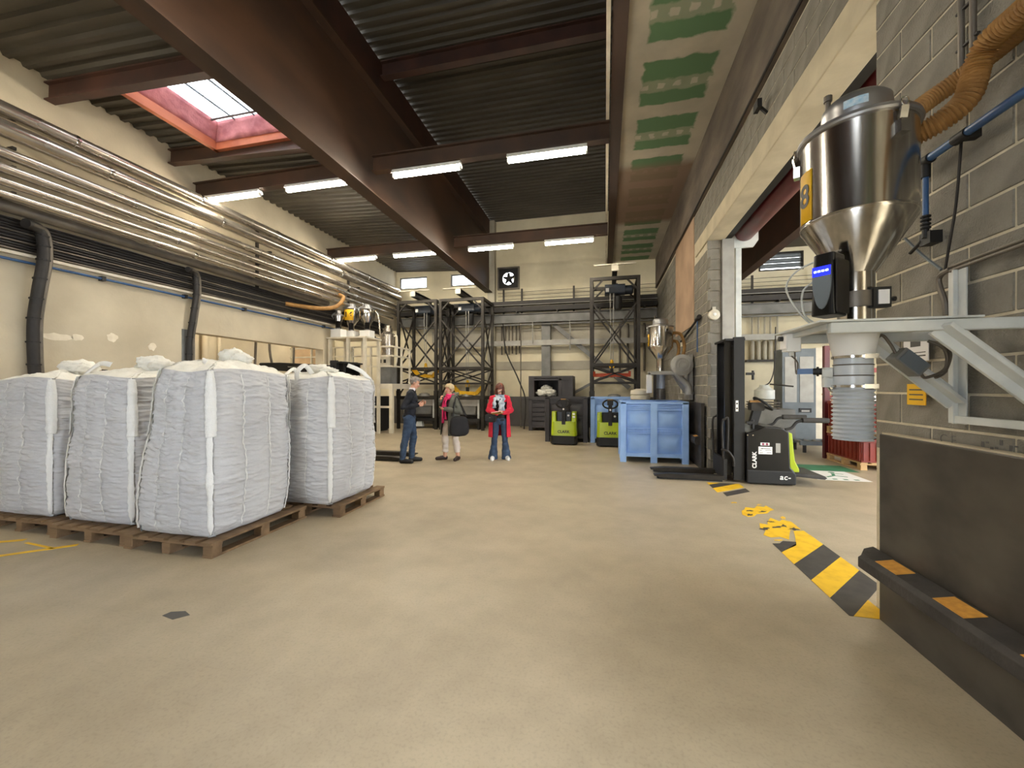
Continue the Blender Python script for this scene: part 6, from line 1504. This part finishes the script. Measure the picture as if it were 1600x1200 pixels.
drape('coat', scaled([(1.50,.085,.085,0,.02),(1.475,.15,.10,0,.02),(1.44,.215,.125,0,.01),(1.36,.225,.145,0,.0),(1.22,.215,.155,0,0),(1.05,.215,.165,0,.0),(.90,.235,.185,0,.01),(.75,.25,.20,0,.01),(.60,.26,.215,0,.02),(.585,.255,.21,0,.02)], s), [.9,.75,.6,.5,.45,.42,.42,.42,.45,.45], COATG, t, th=.02, seed=1)
hd = MB(); P = np.array([[(.13*s*math.cos(a), .05*s+.085*s*math.sin(a)+.03*s*k, (1.46+.028*k-.02*math.sin(a)*0)*s) for a in np.linspace(-.3, PI+.3, 20)] for k in range(4)])
o = bpy.data.objects.new('coat_hood', grid_mesh('coat_hood', P, COATG, wrap=False)); COL.objects.link(o); o.parent = t; o.modifiers.new('thick', 'SOLIDIFY').thickness = .03
sc = MB()
for k in range(3):
    sc.tube([((.075+.012*k)*s*math.cos(a), -.01*s+(.085+.01*k)*s*math.sin(a), (1.50-.035*k+.012*math.sin(3*a+k))*s) for a in np.linspace(0, 2*PI, 22)], .026*s, 8)
sc.build('scarf', PINKS, t, smooth=True)
for k, (x0_, zb) in enumerate(((-.035, .86), (.025, .95))):
    pts = spline([(x0_*s, -.10*s, 1.46*s), (x0_*1.2*s, -.165*s, 1.34*s), (x0_*1.3*s, -.18*s, 1.15*s), (x0_*1.5*s, -.175*s, zb*s)], 6); Q = []
    for i, p in enumerate(pts): wv = (.035+.012*math.sin(i*.8))*s; Q.append([p+Vector((-wv, .01, 0)), p+Vector((-wv*.3, -.016, 0)), p+Vector((wv*.4, .004, 0)), p+Vector((wv, -.01, 0))])
    o = bpy.data.objects.new('scarf_end', grid_mesh('scarf_end', np.array([[list(v) for v in r] for r in Q]), PINKS, wrap=False)); COL.objects.link(o); o.parent = t; o.modifiers.new('thick', 'SOLIDIFY').thickness = .012
shell('shoulder_yoke', me, (near == 'top') & (C[:,2] > 1.33*s) & (np.abs(C[:,0]) > .085*s), .022, COATG, t, wr=.008, ws=10)
hair_cap('hair', me, C, near, H, R, nk, s, HAIRB, t, .020, lambda l: (l[:,2] > .150) | ((l[:,1] > .01) & (l[:,2] > .04)) | ((l[:,1] > -.03) & (l[:,2] > .10)))
def at_person(loc, rz, p):
    return Vector(loc)+Matrix.Rotation(rz, 3, 'Z')@Vector(p)
bagp = at_person(LOC1, RZ1, (.31*s, -.02*s, .62*s)); tb = thing('shoulder_bag', 'large soft black shoulder bag on the hip of the woman in the pink scarf', 'bag', tuple(bagp), RZ1+PI/2-.45)
P = crumple((0, 0, 0), (1, 1, 1), 71, amp=.06); P = np.sign(P)*np.abs(P)**.55; Pz = P*np.array([.19, .075, .20])*(1.06-.16*P[:,:,2:3])+np.array([0, 0, .20]); o = bpy.data.objects.new('body', grid_mesh('body', Pz, BLACKT)); COL.objects.link(o); o.parent = tb
for yy in (-.05, .05): MB().tube(spline([(-.15, yy, .38), (-.11, yy*.6+.02, .60), (-.03, .09+yy*.3, .80), (.05, yy*.6+.02, .62), (.15, yy, .38)], 6), .011, 8).build('strap', BLACKT, tb, smooth=True)
php = at_person(LOC1, RZ1, (-.02*s, -.27*s, 1.215*s)); tp = thing('phone', 'dark phone held by the woman in the pink scarf', 'phone', tuple(php), RZ1)
MB().rbox((-.04, -.045, 0), (.04, .045, .011), .01, 2).build('phone_body', BLACKP, tp)
# woman in red
LOC2 = (-2.23, 8.36, 0); RZ2 = math.radians(15)
t, B, me, C, near, s, V, H, R, nk = make_person('woman in a long red cardigan and flared jeans, reading a notebook', LOC2, RZ2, 1.66, dict(
    fem=True, lean=.04, feet=[(-.155, .0, -.02, -.1), (.15, .02, -.02, .25)], flare=True, elbow=[(-.26, .01, 1.13), (.26, .01, 1.13)], wrist=[(-.07, -.22, 1.08), (.075, -.23, 1.09)],
    hand=[((.85, -.45, .1), (.1, .3, .95), .7), ((-.75, -.55, .1), (-.1, .5, .8), .9)], thumb=[1, -1], head=(math.radians(34), 0), hair=HAIRR))
shell('black_top', me, np.isin(near, ['top', 'hip']) & (C[:,2] > .90*s), .008, BLACKT, t)
shell('flared_jeans', me, ((near == 'legs') & (C[:,2] > .012)) | ((near == 'hip') & (C[:,2] < .95*s)), .012, JEANS, t, wr=.012, ws=9)
shell('sleeve', me, (near == 'arm') & (C[:,0] < 0), .020, REDC, t, wr=.018, ws=10); shell('sleeve', me, (near == 'arm') & (C[:,0] >= 0), .020, REDC, t, wr=.018, ws=10)
shell('shoe', me, (near == 'shoe') & (C[:,0] < 0), .008, WHITESH, t, wr=0); shell('shoe', me, (near == 'shoe') & (C[:,0] >= 0), .008, WHITESH, t, wr=0)
drape('cardigan', scaled([(1.475,.10,.085,0,.02),(1.455,.17,.10,0,.02),(1.42,.218,.12,0,.01),(1.33,.222,.135,0,.01),(1.20,.215,.145,0,.01),(1.05,.21,.16,0,.01),(.90,.225,.175,0,.02),(.72,.235,.185,0,.02),(.54,.245,.195,0,.03),(.53,.24,.19,0,.03)], s), [.8,.8,.8,.8,.8,.78,.75,.72,.7,.7], REDC, t, th=.015, seed=2)
sc = MB()
for k in range(3):
    sc.tube([((.080+.016*k)*s*math.cos(a), -.03*s+(.085+.014*k)*s*math.sin(a), (1.485-.045*k+.012*math.sin(3*a+k)-.02*max(0, -math.sin(a)))*s) for a in np.linspace(0, 2*PI, 22)], .030*s, 8)
sc.build('scarf', GREYSC, t, smooth=True)
for k, (x0_, zb) in enumerate(((-.115, 1.20), (.045, 1.10))):
    pts = spline([(x0_*.8*s, -.10*s, 1.43*s), (x0_*s, -.195*s, 1.34*s), (x0_*s, -.215*s, 1.24*s), (x0_*s*1.05, -.205*s, zb*s)], 6); Q = []
    for i, p in enumerate(pts): wv = ((.032, .062)[k]+.01*math.sin(i*.9))*s; Q.append([p+Vector((-wv, .01, 0)), p+Vector((-wv*.3, -.016, 0)), p+Vector((wv*.4, .004, 0)), p+Vector((wv, -.01, 0))])
    o = bpy.data.objects.new('scarf_end', grid_mesh('scarf_end', np.array([[list(v) for v in r] for r in Q]), GREYSC, wrap=False)); COL.objects.link(o); o.parent = t; o.modifiers.new('thick', 'SOLIDIFY').thickness = .012
shell('shoulder_yoke', me, (near == 'top') & (C[:,2] > 1.33*s) & (np.abs(C[:,0]) > .085*s), .020, REDC, t, wr=.008, ws=10)
hair_cap('hair', me, C, near, H, R, nk, s, HAIRR, t, .026, lambda l: (l[:,2] > .150) | ((l[:,1] > -.01) & (l[:,2] > -.03)) | ((np.abs(l[:,0]) > .055) & (l[:,2] > .05)))
hb = Body()
for sx in (-1, 1):
    hb.cap(H((sx*.068, -.02, .15)), H((sx*.088, -.055, .03)), .030*s, .034*s, 'h'); hb.cap(H((sx*.088, -.03, .06)), H((sx*.085, .0, -.02)), .034*s, .026*s, 'h'); hb.cap(H((sx*.05, .06, .10)), H((sx*.06, .06, -.03)), .05*s, .035*s, 'h')
hm = voxel('hair_length', hb.raw(), .012, 3); hm.materials.clear(); hm.materials.append(HAIRR); o = bpy.data.objects.new('hair_length', hm); COL.objects.link(o); o.parent = t
MB().tube([H((-.06, -.093, .098)), H((-.01, -.112, .098)), H((.01, -.112, .098)), H((.06, -.093, .098))], .005, 6).build('glasses', INK, t)
nb = at_person(LOC2, RZ2, (-.06*s, -.30*s, 1.07*s)); tn = thing('notebook', 'open pale notebook held by the woman in the red cardigan', 'notebook', tuple(nb), RZ2-.25)
MB().bar((-.11, 0, .0), (.10, 0, .03), .15, .012, up=(0, .35, 1)).build('cover', HOSE, tn); MB().bar((-.105, 0, .010), (.095, 0, .040), .14, .006, up=(0, .35, 1)).build('pages', STICK, tn)
bb = at_person(LOC2, RZ2, (-.20*s, -.17*s, .88*s)); tb = thing('belt_bag', 'black belt bag at the waist of the woman in the red cardigan', 'bag', tuple(bb), RZ2-.3)
MB().rbox((-.12, -.05, 0), (.12, .06, .17), .04, 1).build('body', BLACKT, tb, bevel=.015); MB().rbox((-.10, -.065, .03), (.10, -.045, .11), .02, 1).build('front_pocket', BLACKT, tb); MB().cbox((.0, -.068, .10), (.02, .005, .012)).build('zip_pull', CHROME, tb)
MB().tube(spline([(-.11, .04, .15), (-.02, .10, .24), (.12, .06, .34), (.2, .05, .5)], 6), .01, 6).build('strap', BLACKT, tb)
import OpenImageIO as oiio, numpy as np, sys
b=oiio.ImageBuf('/workdir/render_main.png'); a=b.get_pixels(oiio.UINT8)
s=a.shape[1]/1600
P=dict(floor_mid=(800,795),floor_near=(420,1135),rdeck=(920,295),lwall=(170,475),strutwall=(1540,580),bagfold=(370,675),backtop=(840,345),girder=(520,215),
 wall_upright=(1440,60),lintel=(1230,190),panel=(1480,800),bagA=(290,700),bagB=(150,700),bagtop=(400,580),backlow=(840,590),ldeck=(120,40),sooty=(1150,180),floor_r=(1200,1100),pier=(1105,560),far_floor=(800,690),bluebin=(1050,680),hopper=(1330,280))
for k,(x,y) in P.items():
    x=int(x*s);y=int(y*s); print(k,a[y-4:y+5,x-4:x+5,:3].reshape(-1,3).mean(0).round().astype(int))
